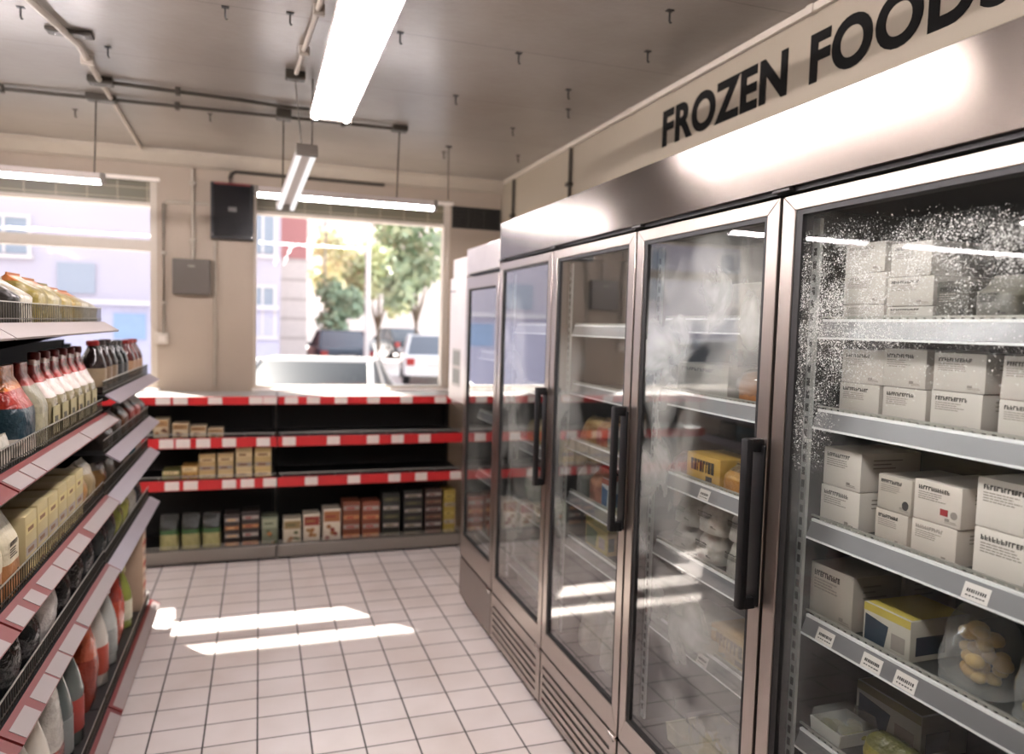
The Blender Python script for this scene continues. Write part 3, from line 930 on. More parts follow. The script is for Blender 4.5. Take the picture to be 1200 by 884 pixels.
def tray(name, w, d, h, inner='a89a52', lid=True, seed=0, base='c9c7c0'):
    r = random.Random(seed)
    q = B()
    q.prism([(-w / 2 * .9, 0), (w / 2 * .9, 0), (w / 2, h * .55), (w / 2 * .96, h * .55), (w / 2 * .87, .004), (-w / 2 * .87, .004), (-w / 2 * .96, h * .55), (-w / 2, h * .55)], 'y', -d / 2, d / 2)
    q.box(-w / 2 * .92, w / 2 * .92, -d / 2, -d / 2 + .003, 0, h * .55); q.box(-w / 2 * .92, w / 2 * .92, d / 2 - .003, d / 2, 0, h * .55)
    o = q.build(name, mat(base, .35))
    q = B()
    for k in range(10):
        m = bmesh.ops.create_icosphere(q.bm, subdivisions=2, radius=min(w, d, h * 2) * .16)
        x, y = r.uniform(-.32, .32) * w, r.uniform(-.34, .34) * d
        for v in m['verts']: v.co = Vector((v.co.x * 1.3 + x, v.co.y + y, max(.005, v.co.z * .7 + h * .3)))
    q.build('contents', mat(inner, .5, var=.3, scale=40), o, smooth=60)
    if lid:
        q = B(); q.prism([(-w / 2, h * .55), (w / 2, h * .55), (w / 2 * .86, h), (-w / 2 * .86, h)], 'y', -d / 2, d / 2, 0, .006)
        q.build('lid', PLASTIC, o, smooth=40)
    return o

_used = set()
def put(o, x, y, z, rz, label, cat, group=None):
    o.location = (x, y, z + .001); o.rotation_euler = (0, 0, rz)
    assert label not in _used, label
    _used.add(label)
    return tag(o, label, cat, group)

# ================================================================== SHELVING AT THE WINDOW WALL
def wall_bay(x0, x1, label, tags):
    root = empty('shelving_unit', ((x0 + x1) / 2, 5.24, 0)); tag(root, label, 'shelving', 'black shelving under the window')
    h = (x1 - x0) / 2
    cx = (x0 + x1) / 2
    D = .50
    q = B(); q.box(-h + .002, h - .002, D - .02, D, .02, 1.12); q.build('back_panel', mat('0e0e0f', .6), root)
    for s in (-1, 1):
        q = B()
        xa = -h + .002 if s < 0 else h - .022
        q.box(xa, xa + .020, D - .06, D - .02, .02, 1.12)
        for k in range(30): q.box(xa + .006, xa + .014, D - .0606, D - .06, .14 + k * .032, .158 + k * .032, 1)
        q.build('upright', [mat('1b1b1c', .45), BLACK], root)
    b = empty('base_deck', (0, 0, .1)); b.parent = root
    q = B(); q.box(-h + .003, h - .003, .012, D - .06, -.02, -.004); q.build('deck', mat('151515', .5), b)
    q = B(); q.box(-h + .003, h - .003, 0, .012, -.080, .004, 0, .003); q.build('steel_lip', mat('8f8a84', .32, .8, .1, 4), b)
    q = B(); q.box(-h + .01, h - .01, .05, .08, -.099, -.02); q.build('kick_plate', BLACK, b)
    q = B()
    q.box(-h + .01, h - .01, .010, .013, .030, .033); q.box(-h + .01, h - .01, .010, .013, .014, .0165)
    k = -h + .012
    while k < h - .012:
        q.box(k, k + .0022, .0105, .0125, .004, .032); k += .022
    q.build('wire_fence', WIREW, b)
    for i, (za, zb, dep) in enumerate(((1.077, 1.131, 1.0), (.788, .857, 1.0), (.508, .576, 1.0))):
        s = empty('shelf', (0, 0, zb)); s.parent = root
        q = B(); q.box(-h + .003, h - .003, .008, D - .06, -.020, -.005)
        for sx in (-1, 1):
            q.prism([(.05, -.02), (D - .06, -.02), (D - .06, -.085)], 'x', sx * (h - .006) - .002, sx * (h - .006) + .002)
        q.build('deck', mat('121212', .5) if i else mat('8f8a84', .5), s)
        q = B(); q.box(-h + .003, h - .003, 0, .007, za - zb, 0, 0, .002); q.build('price_strip', RED, s)
        if i:
            q = B()
            q.box(-h + .01, h - .01, .010, .016, .020, .027)
            for kx in range(8):
                xx = -h + .03 + kx * (2 * h - .06) / 7
                q.box(xx - .002, xx + .002, .011, .015, -.005, .02)
            q.build('guard_rail', mat('9c9c98', .35, .5), s)
        for t in tags[i]:
            if x0 + .04 < t < x1 - .04:
                q = B(); q.box(-.043, .043, -.0018, -.0002, (za - zb) * .92, -.004)
                q.build('price_tag', mat('cfc6c0', .55), s, (t - cx, 0, 0))
    return root
TG = [[-.591, -.488, -.277, -.022, .068, .206, .352, .538, .762, .998, 1.248, 1.372], [-.572, -.473, -.35, -.19, .026, .194, .49, .764, .939, 1.135], [-.54, -.427, -.189, -.074, .070, .343, .634, .92, 1.116, 1.375]]
wall_bay(-1.18, .116, 'black shelving unit with red price strips standing below the pier', TG)
wall_bay(.118, 1.425, 'black shelving unit with red price strips standing below the car-park window', TG)

YS = 5.30
def wall_item(o, x, z, d, label, cat, group): return put(o, x, YS + d / 2, z, 0, label, cat, group)
G2, G3, GB = 'small cartons on the upper black shelf', 'snack boxes on the middle black shelf', 'packets on the bottom black shelf'
Z2, Z3, Z1 = .852, .571, .096
for i, (x, w_, h_, lab) in enumerate([
    (-.611, .090, .125, 'tallest cream carton on the upper black shelf, beside the aisle shelving'),
    (-.495, .094, .093, 'second tallest cream carton on the upper black shelf'),
    (-.385, .096, .074, 'low cream carton, third along the upper black shelf from the aisle shelving'),
    (-.277, .094, .055, 'lowest cream carton, last of the four on the upper black shelf')]):
    wall_item(carton('snack_carton', w_, .14, h_, 'b9a98c', 'snack', '8c6a42', '5a3a22', seed=i), x, Z2, .14, lab, 'carton', G2)
for i, (x, w_, h_, c, lab) in enumerate([
    (-.552, .104, .062, '6f6f3e', 'lowest olive carton on the middle black shelf, next to the aisle shelving'),
    (-.438, .098, .088, 'b08a4a', 'short orange-tan carton on the middle black shelf'),
    (-.330, .102, .165, 'b39868', 'tan snack box, third along the middle black shelf'),
    (-.215, .100, .168, 'b8a074', 'tan snack box, fourth along the middle black shelf'),
    (-.097, .106, .205, 'c0ab82', 'tall tan snack box, second from the end of the middle shelf row'),
    (.025, .108, .203, 'b9a06c', 'tall tan snack box at the end of the middle shelf row, by the bare shelf')]):
    wall_item(carton('snack_carton', w_, .16, h_, c, 'snack' if i < 2 else 'tiers', 'd3bf94', '6b3f1f', seed=20 + i), x, Z3, .16, lab, 'carton', G3)
for i, x in enumerate((-.565, -.432, -.302)):
    wall_item(bag('salad_bag', .116, .10, .225, ['8f8a5c', '2c5228', '141812'], [(.46, 0), (.62, 1), (1, 2)], 'block', .3, 30 + i, label=None), x, Z1, .10,
              ('green-topped bag on the bottom black shelf, touching the aisle shelving', 'green-topped bag between the two other green-topped bags', 'green-topped bag on the bottom black shelf, next to the dark boxes')[i], 'bag', 'green-topped bags on the bottom shelf')
for i, (x, w_, h_, c, st, c2, c3, lab) in enumerate([
    (-.172, .097, .222, '2b2320', 'tiers', '8e5e38', 'b39060', 'dark box with brown food pictures beside the green-topped bags'),
    (-.054, .112, .236, '2d2522', 'tiers', '9b6a44', '7a2a20', 'dark box with brown food pictures, the taller of the pair'),
    (.072, .104, .188, '6c725e', 'snack', '8d927a', '4a5038', 'grey-green box between the dark boxes and the cream boxes'),
    (.222, .118, .163, 'c2b8a2', 'snack', '8a744e', '4d5230', 'lowest cream box on the bottom black shelf'),
    (.353, .112, .190, 'c6bba8', 'snack', '7a2c22', '8f6a3c', 'cream box with a dark red badge, second of the stepped cream boxes'),
    (.492, .122, .222, 'cabfac', 'snack', '8f5a34', '7a2c22', 'tallest of the stepped cream boxes on the bottom black shelf'),
    (.628, .122, .272, '6e3a24', 'tiers', 'a8744a', '8f2a22', 'red-brown box on the bottom black shelf, beside the cream boxes'),
    (.768, .124, .262, '743c28', 'tiers', 'ad7c52', '9a2a24', 'red-brown box on the bottom black shelf, beside the dark tall packs'),
    (.912, .124, .318, '1f201b', 'tiers', '45422f', '5c5638', 'tall dark green pack next to the red-brown boxes'),
    (1.075, .138, .330, '1c1c19', 'tiers', '3f3b2b', '56502f', 'tall dark green pack next to the maroon pack'),
    (1.228, .126, .335, '33201b', 'tiers', '6e5340', '5e2620', 'tall maroon pack near the freezer end of the bottom shelf'),
    (1.350, .086, .322, '8d7a34', 'tiers', 'a5924c', '6d5c26', 'tall mustard yellow pack at the freezer end of the bottom shelf')]):
    wall_item(carton('food_box', w_, .15, h_, c, st, c2, c3, seed=40 + i), x, Z1, .15, lab, 'box', GB)

# ================================================================== SHELVING ALONG THE AISLE
GX = -.50
LILAC = mat('8e868d', .4, .1, .06)
REDR = mat('641614', .45)
PALE = mat('8a807e', .5, var=.06)
def rail_prism(a, b, lift):
    """points on the sloping price rail between fractions a..b of its width, raised by lift"""
    p0, p1 = Vector((-.050, .004)), Vector((.000, -.027))
    d_ = p1 - p0; n = Vector((-d_.y, d_.x)).normalized()
    if n.x < 0: n = -n
    A, Bq = p0 + d_ * a, p0 + d_ * b
    return [tuple(A), tuple(Bq), tuple(Bq + n * lift), tuple(A + n * lift)]
def aisle_bay(y0, y1, label, shelves, top, base_tags, base_m):
    root = empty('aisle_shelving', (GX, (y0 + y1) / 2, 0)); tag(root, label, 'shelving', 'aisle shelving units')
    h = (y1 - y0) / 2; cy = (y0 + y1) / 2
    q = B(); q.box(-.46, -.44, -h + .002, h - .002, .02, top + .02); q.build('back_panel', mat('0d0d0e', .9, spec=.1), root)
    for s in (-1, 1):
        q = B(); ya = -h + .002 if s < 0 else h - .022
        q.box(-.44, -.41, ya, ya + .02, .02, top)
        k = .16
        while k < top - .05:
            q.box(-.41, -.4094, ya + .006, ya + .014, k, k + .018, 1); k += .03
        q.build('upright', [mat('1b1b1c', .45), BLACK], root)
    b = empty('base_deck', (0, 0, .13)); b.parent = root
    q = B(); q.box(-.42, -.052, -h + .003, h - .003, -.02, -.002); q.build('deck', mat('262424', .5), b)
    q = B(); q.box(-.10, -.075, -h + .01, h - .01, -.129, -.02); q.build('kick_plate', mat('3a3536', .5), b)
    def rail(par, m, tags, fence, fence_h=.052):
        q = B(); q.prism(rail_prism(0, 1, -.006), 'y', -h + .004, h - .004, 0); q.build('price_rail', m, par)
        for (ta, tb) in tags:
            q = B(); q.prism(rail_prism(.26, .97, .0012), 'y', ta - cy, tb - cy, 0)
            q.build('price_tag', PALE, par)
        if fence:
            q = B()
            for zz in (.012, fence_h): q.box(-.060, -.057, -h + .006, h - .006, zz, zz + .0028, 1 if zz > .02 else 0)
            k = -h + .008
            while k < h - .008:
                q.box(-.0595, -.0575, k, k + .002, 0.002, fence_h); k += .019
            q.build('wire_fence', [WIRED, WIREW], par)
    rail(b, base_m, base_tags, True, .045)
    for (z, m, tags) in shelves:
        s = empty('shelf', (0, 0, z)); s.parent = root
        q = B(); q.box(-.4385, -.052, -h + .003, h - .003, -.022, -.002)
        for sy in (-1, 1):
            q.prism([(-.06, -.022), (-.42, -.022), (-.42, -.11), (-.40, -.11)], 'y', sy * (h - .007) - .002, sy * (h - .007) + .002)
        q.build('deck', mat('161515', .7, spec=.2), s)
        rail(s, m, tags, True)
    return root
WHITER = mat('a89f9c', .42, .1, .05)
def run(a, b, gaps):
    return list(zip([a] + [g + .006 for g in gaps], [g - .006 for g in gaps] + [b]))
aisle_bay(.95, 1.868, 'black aisle shelving unit closest to the viewer with red rails', [(1.62, WHITER, []), (1.28, REDR, [(1.62, 1.74)]), (.965, REDR, [(1.45, 1.66), (1.69, 1.80)]), (.70, REDR, [(1.4, 1.66), (1.70, 1.82)])], 1.62, [(1.3, 1.5)], REDR)
aisle_bay(1.87, 3.118, 'black aisle shelving unit with red rails carrying bagged snacks on top', [(1.62, WHITER, []), (1.28, REDR, [(1.885, 1.995), (2.005, 2.095), (2.105, 2.62), (2.63, 3.10)]), (.965, REDR, [(1.89, 1.98), (2.02, 2.09), (2.13, 2.28), (2.29, 2.44), (2.45, 2.60), (2.66, 3.10)]), (.70, REDR, [(1.90, 2.02), (2.06, 2.19), (2.20, 2.33), (2.34, 2.53), (2.55, 3.10)])], 1.62, [(1.95, 2.2), (2.25, 2.55), (2.56, 3.09)], REDR)
aisle_bay(3.12, 4.300, 'black aisle shelving unit with plain lilac rails and dark bottles on top', [(1.345, LILAC, []), (1.12, LILAC, []), (.955, LILAC, []), (.69, LILAC, [])], 1.50, [(3.14, 4.28)], REDR)

def aisle_item(o, y, z, d, label, cat, group, back=0.0, turn=0.0):
    return put(o, GX - .0625 - back - d / 2, y, z - .002, PI / 2 + turn, label, cat, group)
GS1 = 'bagged snacks on the top aisle shelf'
for i, (y, w_, h_, cols, zn, sh, lab) in enumerate([
    (1.775, .13, .11, ['a9a495', '8c8678'], [(.7, 0), (1, 1)], 'block', 'pale grey bag on the top aisle shelf, closest to the viewer'),
    (1.925, .12, .115, ['b4afa0', '9a9484'], [(.75, 0), (1, 1)], 'block', 'pale grey bag on the top aisle shelf, before the dark bag'),
    (2.125, .055, .112, ['2f2c2a', '4b4640'], [(.7, 0), (1, 1)], 'block', 'dark bag between pale bags on the top aisle shelf'),
    (2.215, .105, .114, ['b0aa9a', 'a39c8c'], [(.7, 0), (1, 1)], 'block', 'pale clear bag between the dark bag and the yellow bags'),
    (2.36, .13, .130, ['7e7038', 'a5602a'], [(.86, 0), (1, 1)], 'block', 'tall olive yellow bag with an orange top on the top aisle shelf'),
    (2.50, .13, .124, ['8f8560', 'ab6a32'], [(.86, 0), (1, 1)], 'block', 'yellow bag with a clear front, second of the orange-topped bags'),
    (2.64, .13, .116, ['938350', '867848'], [(.8, 0), (1, 1)], 'block', 'yellow crumpled bag in the middle of the top aisle shelf'),
    (2.775, .12, .108, ['8d7a42', 'b26a34'], [(.84, 0), (1, 1)], 'block', 'mustard bag with a flat orange top further along the top shelf'),
    (2.90, .115, .104, ['a39d8c', 'b26a34'], [(.86, 0), (1, 1)], 'block', 'clear bag with an orange top near the end of the top shelf'),
    (3.025, .11, .092, ['a8a292', '948d7e'], [(.8, 0), (1, 1)], 'block', 'last and lowest pale bag on the top aisle shelf')]):
    aisle_item(bag('snack_bag', w_, .15, h_, cols, zn, sh, .32, 60 + i), y, 1.62, .15, lab, 'bag', GS1)
# second shelf
GS2 = 'bottles and pouches on the second aisle shelf'
for i, (y, cols, zn, lab) in enumerate([
    (1.80, ['1f1c1c', '3b2a20', '6b2a1c'], [(.5, 0), (.8, 1), (1, 2)], 'dark pouch on the second aisle shelf, closest to the viewer'),
    (1.94, ['20211f', '4a2a18', '221c1a'], [(.5, 0), (.8, 1), (1, 2)], 'dark brown pouch on the second aisle shelf under the pale bags'),
    (2.08, ['1c2723', '2c4a24', '7e2a20', '9b7a3c'], [(.35, 0), (.6, 1), (.8, 2), (1, 3)], 'green and red pouch on the second aisle shelf'),
    (2.235, ['bdb4a6', '1d3038', '8a2418', 'b4682a'], [(.22, 0), (.55, 1), (.76, 2), (1, 3)], 'orange, red and blue standing pouch on the second aisle shelf'),
    (2.375, ['8f8a72', '7f7a66', '8a2c22'], [(.4, 0), (.72, 1), (1, 2)], 'beige pouch with a red top leaning by the orange pouch')]):
    aisle_item(bag('standing_pouch', (.125, .125, .125, .145, .10)[i], .12, .232, cols, zn, 'gable', .28, 80 + i, crimp=False), y, 1.28, .12, lab, 'pouch', GS2, back=(.045, .045, .045, .005, .005)[i])
for i, y in enumerate((2.482, 2.588, 2.694, 2.80, 2.906, 3.012)):
    b_ = bag('gable_bottle', .098, .11, .235, ['7d7358', 'cfc3ba', '97302a', 'c4a49a'], [(.50, 0), (.74, 1), (.90, 2), (1, 3)], 'gable', .2, 90 + i, crimp=False)
    q = B(); q.lathe([(.016, .232), (.017, .234), (.017, .252), (.014, .256)], 12); q.build('cap', mat('6e1f1c', .35), b_, smooth=40)
    q = B(); q.box(-.038, .038, -.0565, -.0555, .02, .10, 0); q.box(-.02, .015, -.057, -.0565, .05, .07, 1); q.build('paper_label', [mat('8f8660', .5, var=.3, scale=50), mat('3a352a', .6)], b_)
    aisle_item(b_, y, 1.28, .11, 'red-necked white bottle, %s in the row on the second aisle shelf' % ('first, next to the pouches', 'second', 'third', 'fourth', 'fifth', 'last, before the dark bottles')[i], 'bottle', 'red-necked bottles on the aisle shelf', back=.004)
for i, (y, lab) in enumerate(((1.86, 'small yellow and white packet in front of the dark pouches'), (2.02, 'small white packet in front of the green and red pouch'))):
    aisle_item(bag('small_packet', .12, .04, .075, [('b09a4a', 'b9b2a4')[i], 'a8a294'], [(.5, 0), (1, 1)], 'pillow', .3, 100 + i), y, 1.28, .04, lab, 'packet', 'small packets on the second aisle shelf')
for i, y in enumerate((3.215, 3.335, 3.455, 3.60, 3.72, 3.92, 4.03, 4.15)):
    b_ = bottle('sauce_bottle', .046, (.205, .205, .205, .195, .195, .19, .19, .19)[i], ('241c1a', '2a1d1b', '241c1a', '1a1c1c', '1a1c1c', '4a1f1c', '5a2420', '4a1f1c')[i], ('8a1c1c', '2a2422', '2a2422', '3a3633', '3a3633', '7c1c1a', '7c1c1a', '7c1c1a')[i], ('7b6a52', '6f5c48', '6f5c48', '2c2c2c', '2c2c2c', '9c7a5c', 'a07c60', '9c7a5c')[i], slim=.38, neck=.42)
    aisle_item(b_, y, 1.345, .092, ('dark bottle with a red cap at the start of the top lilac shelf', 'dark sauce bottle, second on the top lilac shelf', 'dark sauce bottle with a tan label, third on the top lilac shelf', 'black bottle, first of the black-labelled pair on the lilac shelf', 'black bottle, second of the black-labelled pair on the lilac shelf', 'maroon bottle, first of the red-capped three by the pier', 'maroon bottle, middle of the red-capped three by the pier', 'maroon bottle, last of the red-capped three at the shelf end')[i], 'bottle', 'dark bottles on the lilac shelf')
for i, (y, h_, c, lab) in enumerate(((3.30, .10, '2a2420', 'dark packet at the start of the second lilac shelf'), (3.50, .12, '2f2a22', 'dark brown packet on the second lilac shelf'), (3.68, .13, '5a3a26', 'brown packet on the second lilac shelf'), (3.86, .14, '74302a', 'dark red packet on the second lilac shelf'), (4.05, .13, '8a4038', 'rose red packet on the second lilac shelf'), (4.19, .12, '2a201e', 'blackish packet at the end of the second lilac shelf'))):
    aisle_item(bag('dry_packet', .13, .10, h_, [c, '3a302a'], [(.7, 0), (1, 1)], 'block', .3, 110 + i), y, 1.12, .10, lab, 'packet', 'packets on the second lilac shelf')
# third shelf
GS3 = 'dry goods on the third aisle shelf'
for i, (y, lab) in enumerate(((1.73, 'cream paper bag with an orange foot, closest to the viewer'), (1.93, 'cream paper bag with an orange foot, in the middle of its three'), (2.06, 'cream paper bag with an orange foot, beside the tan boxes'))):
    aisle_item(bag('flour_bag', .115, .10, .205, ['94653a', 'c0b79c'], [(.42, 0), (1, 1)], 'block', .5, 120 + i, label='3a342c'), y, .965, .10, lab, 'bag', 'cream paper bags on the aisle shelf')
for i, y in enumerate((2.20, 2.31, 2.42, 2.53, 2.64, 2.75)):
    aisle_item(carton('pasta_box', .10, .15, .165 + .004 * (i % 2), 'a3966e', 'tiers', 'b5a774', '6b4a2c', seed=130 + i), y, .965, .15,
               'tan pasta box with brown print, %s on the third aisle shelf' % ('beside the cream bags', 'second of the row', 'third of the row', 'fourth of the row', 'fifth of the row', 'last of the row')[i], 'box', GS3)
for i, (y, c, c2, lab) in enumerate(((2.88, '8f6a3a', 'b9a98a', 'orange-brown bag after the tan boxes'), (3.02, '8a7a5a', 'a39a88', 'grey-tan bag at the joint of the third aisle shelf'))):
    aisle_item(bag('grain_bag', .13, .12, .15, [c, c2], [(.7, 0), (1, 1)], 'pillow', .3, 140 + i), y, .965, .12, lab, 'bag', GS3)
for i, (y, cs, lab) in enumerate(((3.22, '7a5a34', 'brown crumpled bag at the start of the third lilac shelf'), (3.40, '6f6a60', 'grey crumpled bag on the third lilac shelf'), (3.58, '4c4038', 'dark crumpled bag on the third lilac shelf'), (3.76, '8d8a82', 'silvery bag on the third lilac shelf'), (3.95, '3f6a7c', 'blue bag on the third lilac shelf near its end'), (4.13, 'b8a698', 'pinkish white bag at the end of the third lilac shelf'))):
    aisle_item(bag('crisp_bag', .14, .11, .135, [cs, '6a655c'], [(.75, 0), (1, 1)], 'pillow', .25, 150 + i), y, .955, .11, lab, 'bag', 'crumpled bags on the third lilac shelf')
# fourth shelf
GS4 = 'dark bags on the fourth aisle shelf'
for i, (y, cs, c2, h_, lab) in enumerate(((1.77, '9a9488', '2c2a28', .17, 'white and black bag on the fourth aisle shelf, closest to the viewer'), (1.94, '171a19', '23302c', .18, 'black glossy bag beside the white and black bag'), (2.10, '1c201f', '2a2f2d', .19, 'black bag with a pale crease on the fourth aisle shelf'), (2.27, '191b1c', '2c2c2c', .17, 'black bag just before the silver foil bag'), (2.45, 'b9b4ae', 'a6a19b', .20, 'silver foil bag standing among black bags'), (2.63, '1d1c1c', '2b2725', .17, 'black bag just after the silver foil bag'), (2.80, '211f1e', '33302d', .18, 'charcoal bag on the fourth aisle shelf'), (2.97, '2a2d2d', '4a4c4a', .18, 'charcoal bag at the joint of the fourth aisle shelf'),
                                         (3.22, '2b2e2e', '55585a', .18, 'grey glossy bag at the start of the fourth lilac shelf'), (3.40, '343836', '6a6d6c', .19, 'dark grey bag on the fourth lilac shelf'), (3.58, '6c7034', '8a8c58', .17, 'yellow-green bag on the fourth lilac shelf'), (3.76, '8a8a4a', 'a3a27c', .17, 'pale lime bag on the fourth lilac shelf'), (3.95, '9a9890', 'b2b0aa', .16, 'whitish clear bag on the fourth lilac shelf'), (4.13, '2a2c33', '77767a', .15, 'navy bag at the end of the fourth lilac shelf'))):
    aisle_item(bag('coffee_bag', .14, .12, h_, [cs, c2], [(.78, 0), (1, 1)], 'pillow', .16, 170 + i), y, (.70 if i < 8 else .69), .12, lab, 'bag', GS4 if i < 8 else 'bags on the fourth lilac shelf')
# base deck
GB2 = 'bottles on the base of the aisle shelving'
for i, (y, r_, h_, bc, cc, lc, lab) in enumerate(((1.84, .055, .33, '8a6a2c', '7a2018', 'a08438', 'amber bottle with a red cap on the base deck, closest to the viewer'), (2.02, .055, .34, 'a8873a', '8a2a1c', '6f2a1c', 'yellow bottle with a brown-red label on the base deck'), (2.46, .058, .36, 'c9c2b4', '7a3426', '2e2a28', 'white-necked bottle with a red-brown cap on the base deck'),
                                                  (2.74, .060, .38, '4d5553', '343a3a', '6f7472', 'dark grey-green bottle on the base deck beside the clear bag'), (2.90, .058, .36, '5a605c', '7b817e', '8a2a20', 'grey bottle with a red label on the base deck'), (3.35, .056, .36, 'b7b2a8', '8a8d8a', '9a3a28', 'white bottle with an orange-red label on the base deck'), (3.55, .055, .34, 'aeb0aa', 'c8c4ba', '8f938e', 'clear bottle with a white cap on the base deck'), (3.95, .055, .30, '77803c', '8f8a4a', 'b6b39c', 'olive green bottle on the base deck near its end'))):
    aisle_item(bottle('drink_bottle', r_, h_, bc, cc, lc, lab2=None, slim=.40, neck=.45), y, .13, r_ * 2.2, lab, 'bottle', GB2, back=.02)
aisle_item(carton('drink_carton', .11, .11, .33, '23282a', 'snack', '3b3a38', '6a2a22', rough=.4, seed=190), 2.17, .13, .11, 'dark upright carton between the yellow bottle and the white bag', 'carton', 'upright cartons on the base deck', back=.02)
aisle_item(bag('sugar_bag', .11, .11, .30, ['b8b2a8', 'c6c0b6'], [(.6, 0), (1, 1)], 'block', .3, 191), 2.31, .13, .11, 'white crumpled bag between the dark carton and the white-necked bottle', 'bag', 'bags on the base deck', back=.02)
aisle_item(bag('clear_snack_bag', .13, .11, .38, ['6e2a20', 'a9a59c'], [(.4, 0), (1, 1)], 'pillow', .18, 192), 2.60, .13, .11, 'clear bag with a red foot on the base deck', 'bag', 'bags on the base deck', back=.02)
for i, (y, h_, c, c2, lab) in enumerate(((3.10, .34, '7a2e20', 'a04a30', 'red bag at the joint of the base deck'), (3.74, .36, 'a03a24', '8a2c1e', 'orange-red bag on the base deck beyond the clear bottle'))):
    aisle_item(bag('rice_bag', .13, .12, h_, [c, c2], [(.6, 0), (1, 1)], 'pillow', .25, 195 + i), y + (.05 if i == 0 else 0), .13, .12, lab, 'bag', 'bags on the base deck', back=.02)
aisle_item(carton('striped_box', .10, .12, .44, 'b39a84', 'tiers', 'a03a2a', '7a2a20', seed=199), 4.18, .13, .12, 'tall cream box with red stripes at the end of the base deck', 'box', 'upright cartons on the base deck')

# ================================================================== FROZEN GOODS (fronts face the aisle)
def frozen(o, y, z, d, label, cat, group, front=1.262, turn=0.0):
    return put(o, front + d / 2, y, z, -PI / 2 + turn, label, cat, group)
GW = 'white cartons behind the frosted door'
CW = 'b7b0a8'
dk = lambda z: z - .007
z1, z2, z3, z4, z5 = [dk(v_) for v_ in SD]
d_ = .17
rows = [ # y, z, w, h, style, colour, label
    (1.306, z1, .116, .042, 'faint', CW, 'flat frosted carton at the bottom of the top shelf stack, behind the frost'),
    (1.308, z1 + .043, .116, .068, 'faint', CW, 'frosted carton in the middle of the top shelf stack, behind the frost'),
    (1.310, z1 + .112, .112, .066, 'faint', CW, 'frosted carton at the top of the top shelf stack, behind the frost'),
    (1.184, z1, .114, .036, 'text', CW, 'flat white carton at the bottom of the clearer top shelf stack'),
    (1.184, z1 + .037, .116, .060, 'text', CW, 'white carton in the middle of the clearer top shelf stack'),
    (1.186, z1 + .098, .100, .070, 'text', CW, 'white carton at the top of the clearer top shelf stack'),
    (1.303, z2, .116, .075, 'text', CW, 'lower white carton on the second shelf, next to the slotted strip'),
    (1.300, z2 + .076, .117, .074, 'text', CW, 'upper frosted carton on the second shelf, next to the slotted strip'),
    (1.183, z2, .108, .075, 'text', CW, 'lower white carton, second stack of the second frosted-freezer shelf'),
    (1.185, z2 + .076, .110, .080, 'text', CW, 'upper white carton, second stack of the second frosted-freezer shelf'),
    (1.060, z2, .112, .078, 'text', CW, 'lower white carton, third stack of the second frosted-freezer shelf'),
    (1.058, z2 + .079, .113, .074, 'text', CW, 'upper white carton, third stack of the second frosted-freezer shelf'),
    (.918, z2, .110, .074, 'text', CW, 'lower white carton at the cut-off edge of the second shelf'),
    (.920, z2 + .075, .108, .078, 'text', CW, 'upper white carton leaning at the cut-off edge of the second shelf'),
    (1.342, z3, .120, .090, 'text', 'cfc7be', 'lower white carton of the two beside the slotted strip, third shelf'),
    (1.340, z3 + .091, .116, .088, 'text', 'cfc7be', 'upper white carton of the two beside the slotted strip, third shelf'),
    (1.192, z3, .086, .072, 'text', 'b4aaa0', 'lower small carton left of the red-marked carton on the third shelf'),
    (1.190, z3 + .073, .088, .074, 'badge', 'aca399', 'upper small carton with a dark badge beside the red-marked carton'),
    (1.090, z3, .104, .074, 'faint', 'c0b6ac', 'white carton underneath the red-marked carton'),
    (1.087, z3 + .075, .108, .080, 'logo', 'c4bab0', 'white carton with a small red mark on the third shelf'),
    (.935, z3, .138, .094, 'text', 'cfc7be', 'lower big white carton at the cut-off edge of the third shelf'),
    (.938, z3 + .095, .132, .092, 'text', 'cfc7be', 'upper big white carton at the cut-off edge of the third shelf')]
for i, (y, z, w_, h_, st, c, lab) in enumerate(rows):
    dd = d_ if z < z1 or True else d_
    frozen(carton('frozen_food_carton', w_, dd, h_, c, st, '3a3634', '8c1f24', seed=200 + i, lean=(.05 if 'leaning' in lab else 0)), y, z, dd, lab.replace(' left of ', ' beside '), 'carton', GW, turn=rnd.uniform(-.02, .02))
# deeper row of cartons seen in the gaps
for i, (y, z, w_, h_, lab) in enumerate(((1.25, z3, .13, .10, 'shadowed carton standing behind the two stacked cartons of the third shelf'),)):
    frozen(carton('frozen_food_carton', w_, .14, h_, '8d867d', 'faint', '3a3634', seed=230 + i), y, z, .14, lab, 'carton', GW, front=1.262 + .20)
frozen(carton('dark_carton', .07, .16, .082, '4a4740', 'badge', '2c2a28', seed=240), 1.084, z1, .16, 'dark carton beside the clearer stack on the top frosted shelf', 'carton', 'dark packs on the top frosted shelf')
frozen(bag('frozen_packet', .085, .10, .088, ['6b6862', '807c74'], [(.6, 0), (1, 1)], 'block', .3, 241, label='201e1c'), 1.000, z1, .10, 'grey packet with a dark word on the top frosted shelf', 'packet', 'dark packs on the top frosted shelf')
frozen(bag('frozen_packet', .075, .09, .135, ['5a5c44', '9a9440', '6a6c5c'], [(.35, 0), (.6, 1), (1, 2)], 'block', .3, 242), .910, z1, .09, 'taller grey packet with a yellow-green stripe on the top frosted shelf', 'packet', 'dark packs on the top frosted shelf')
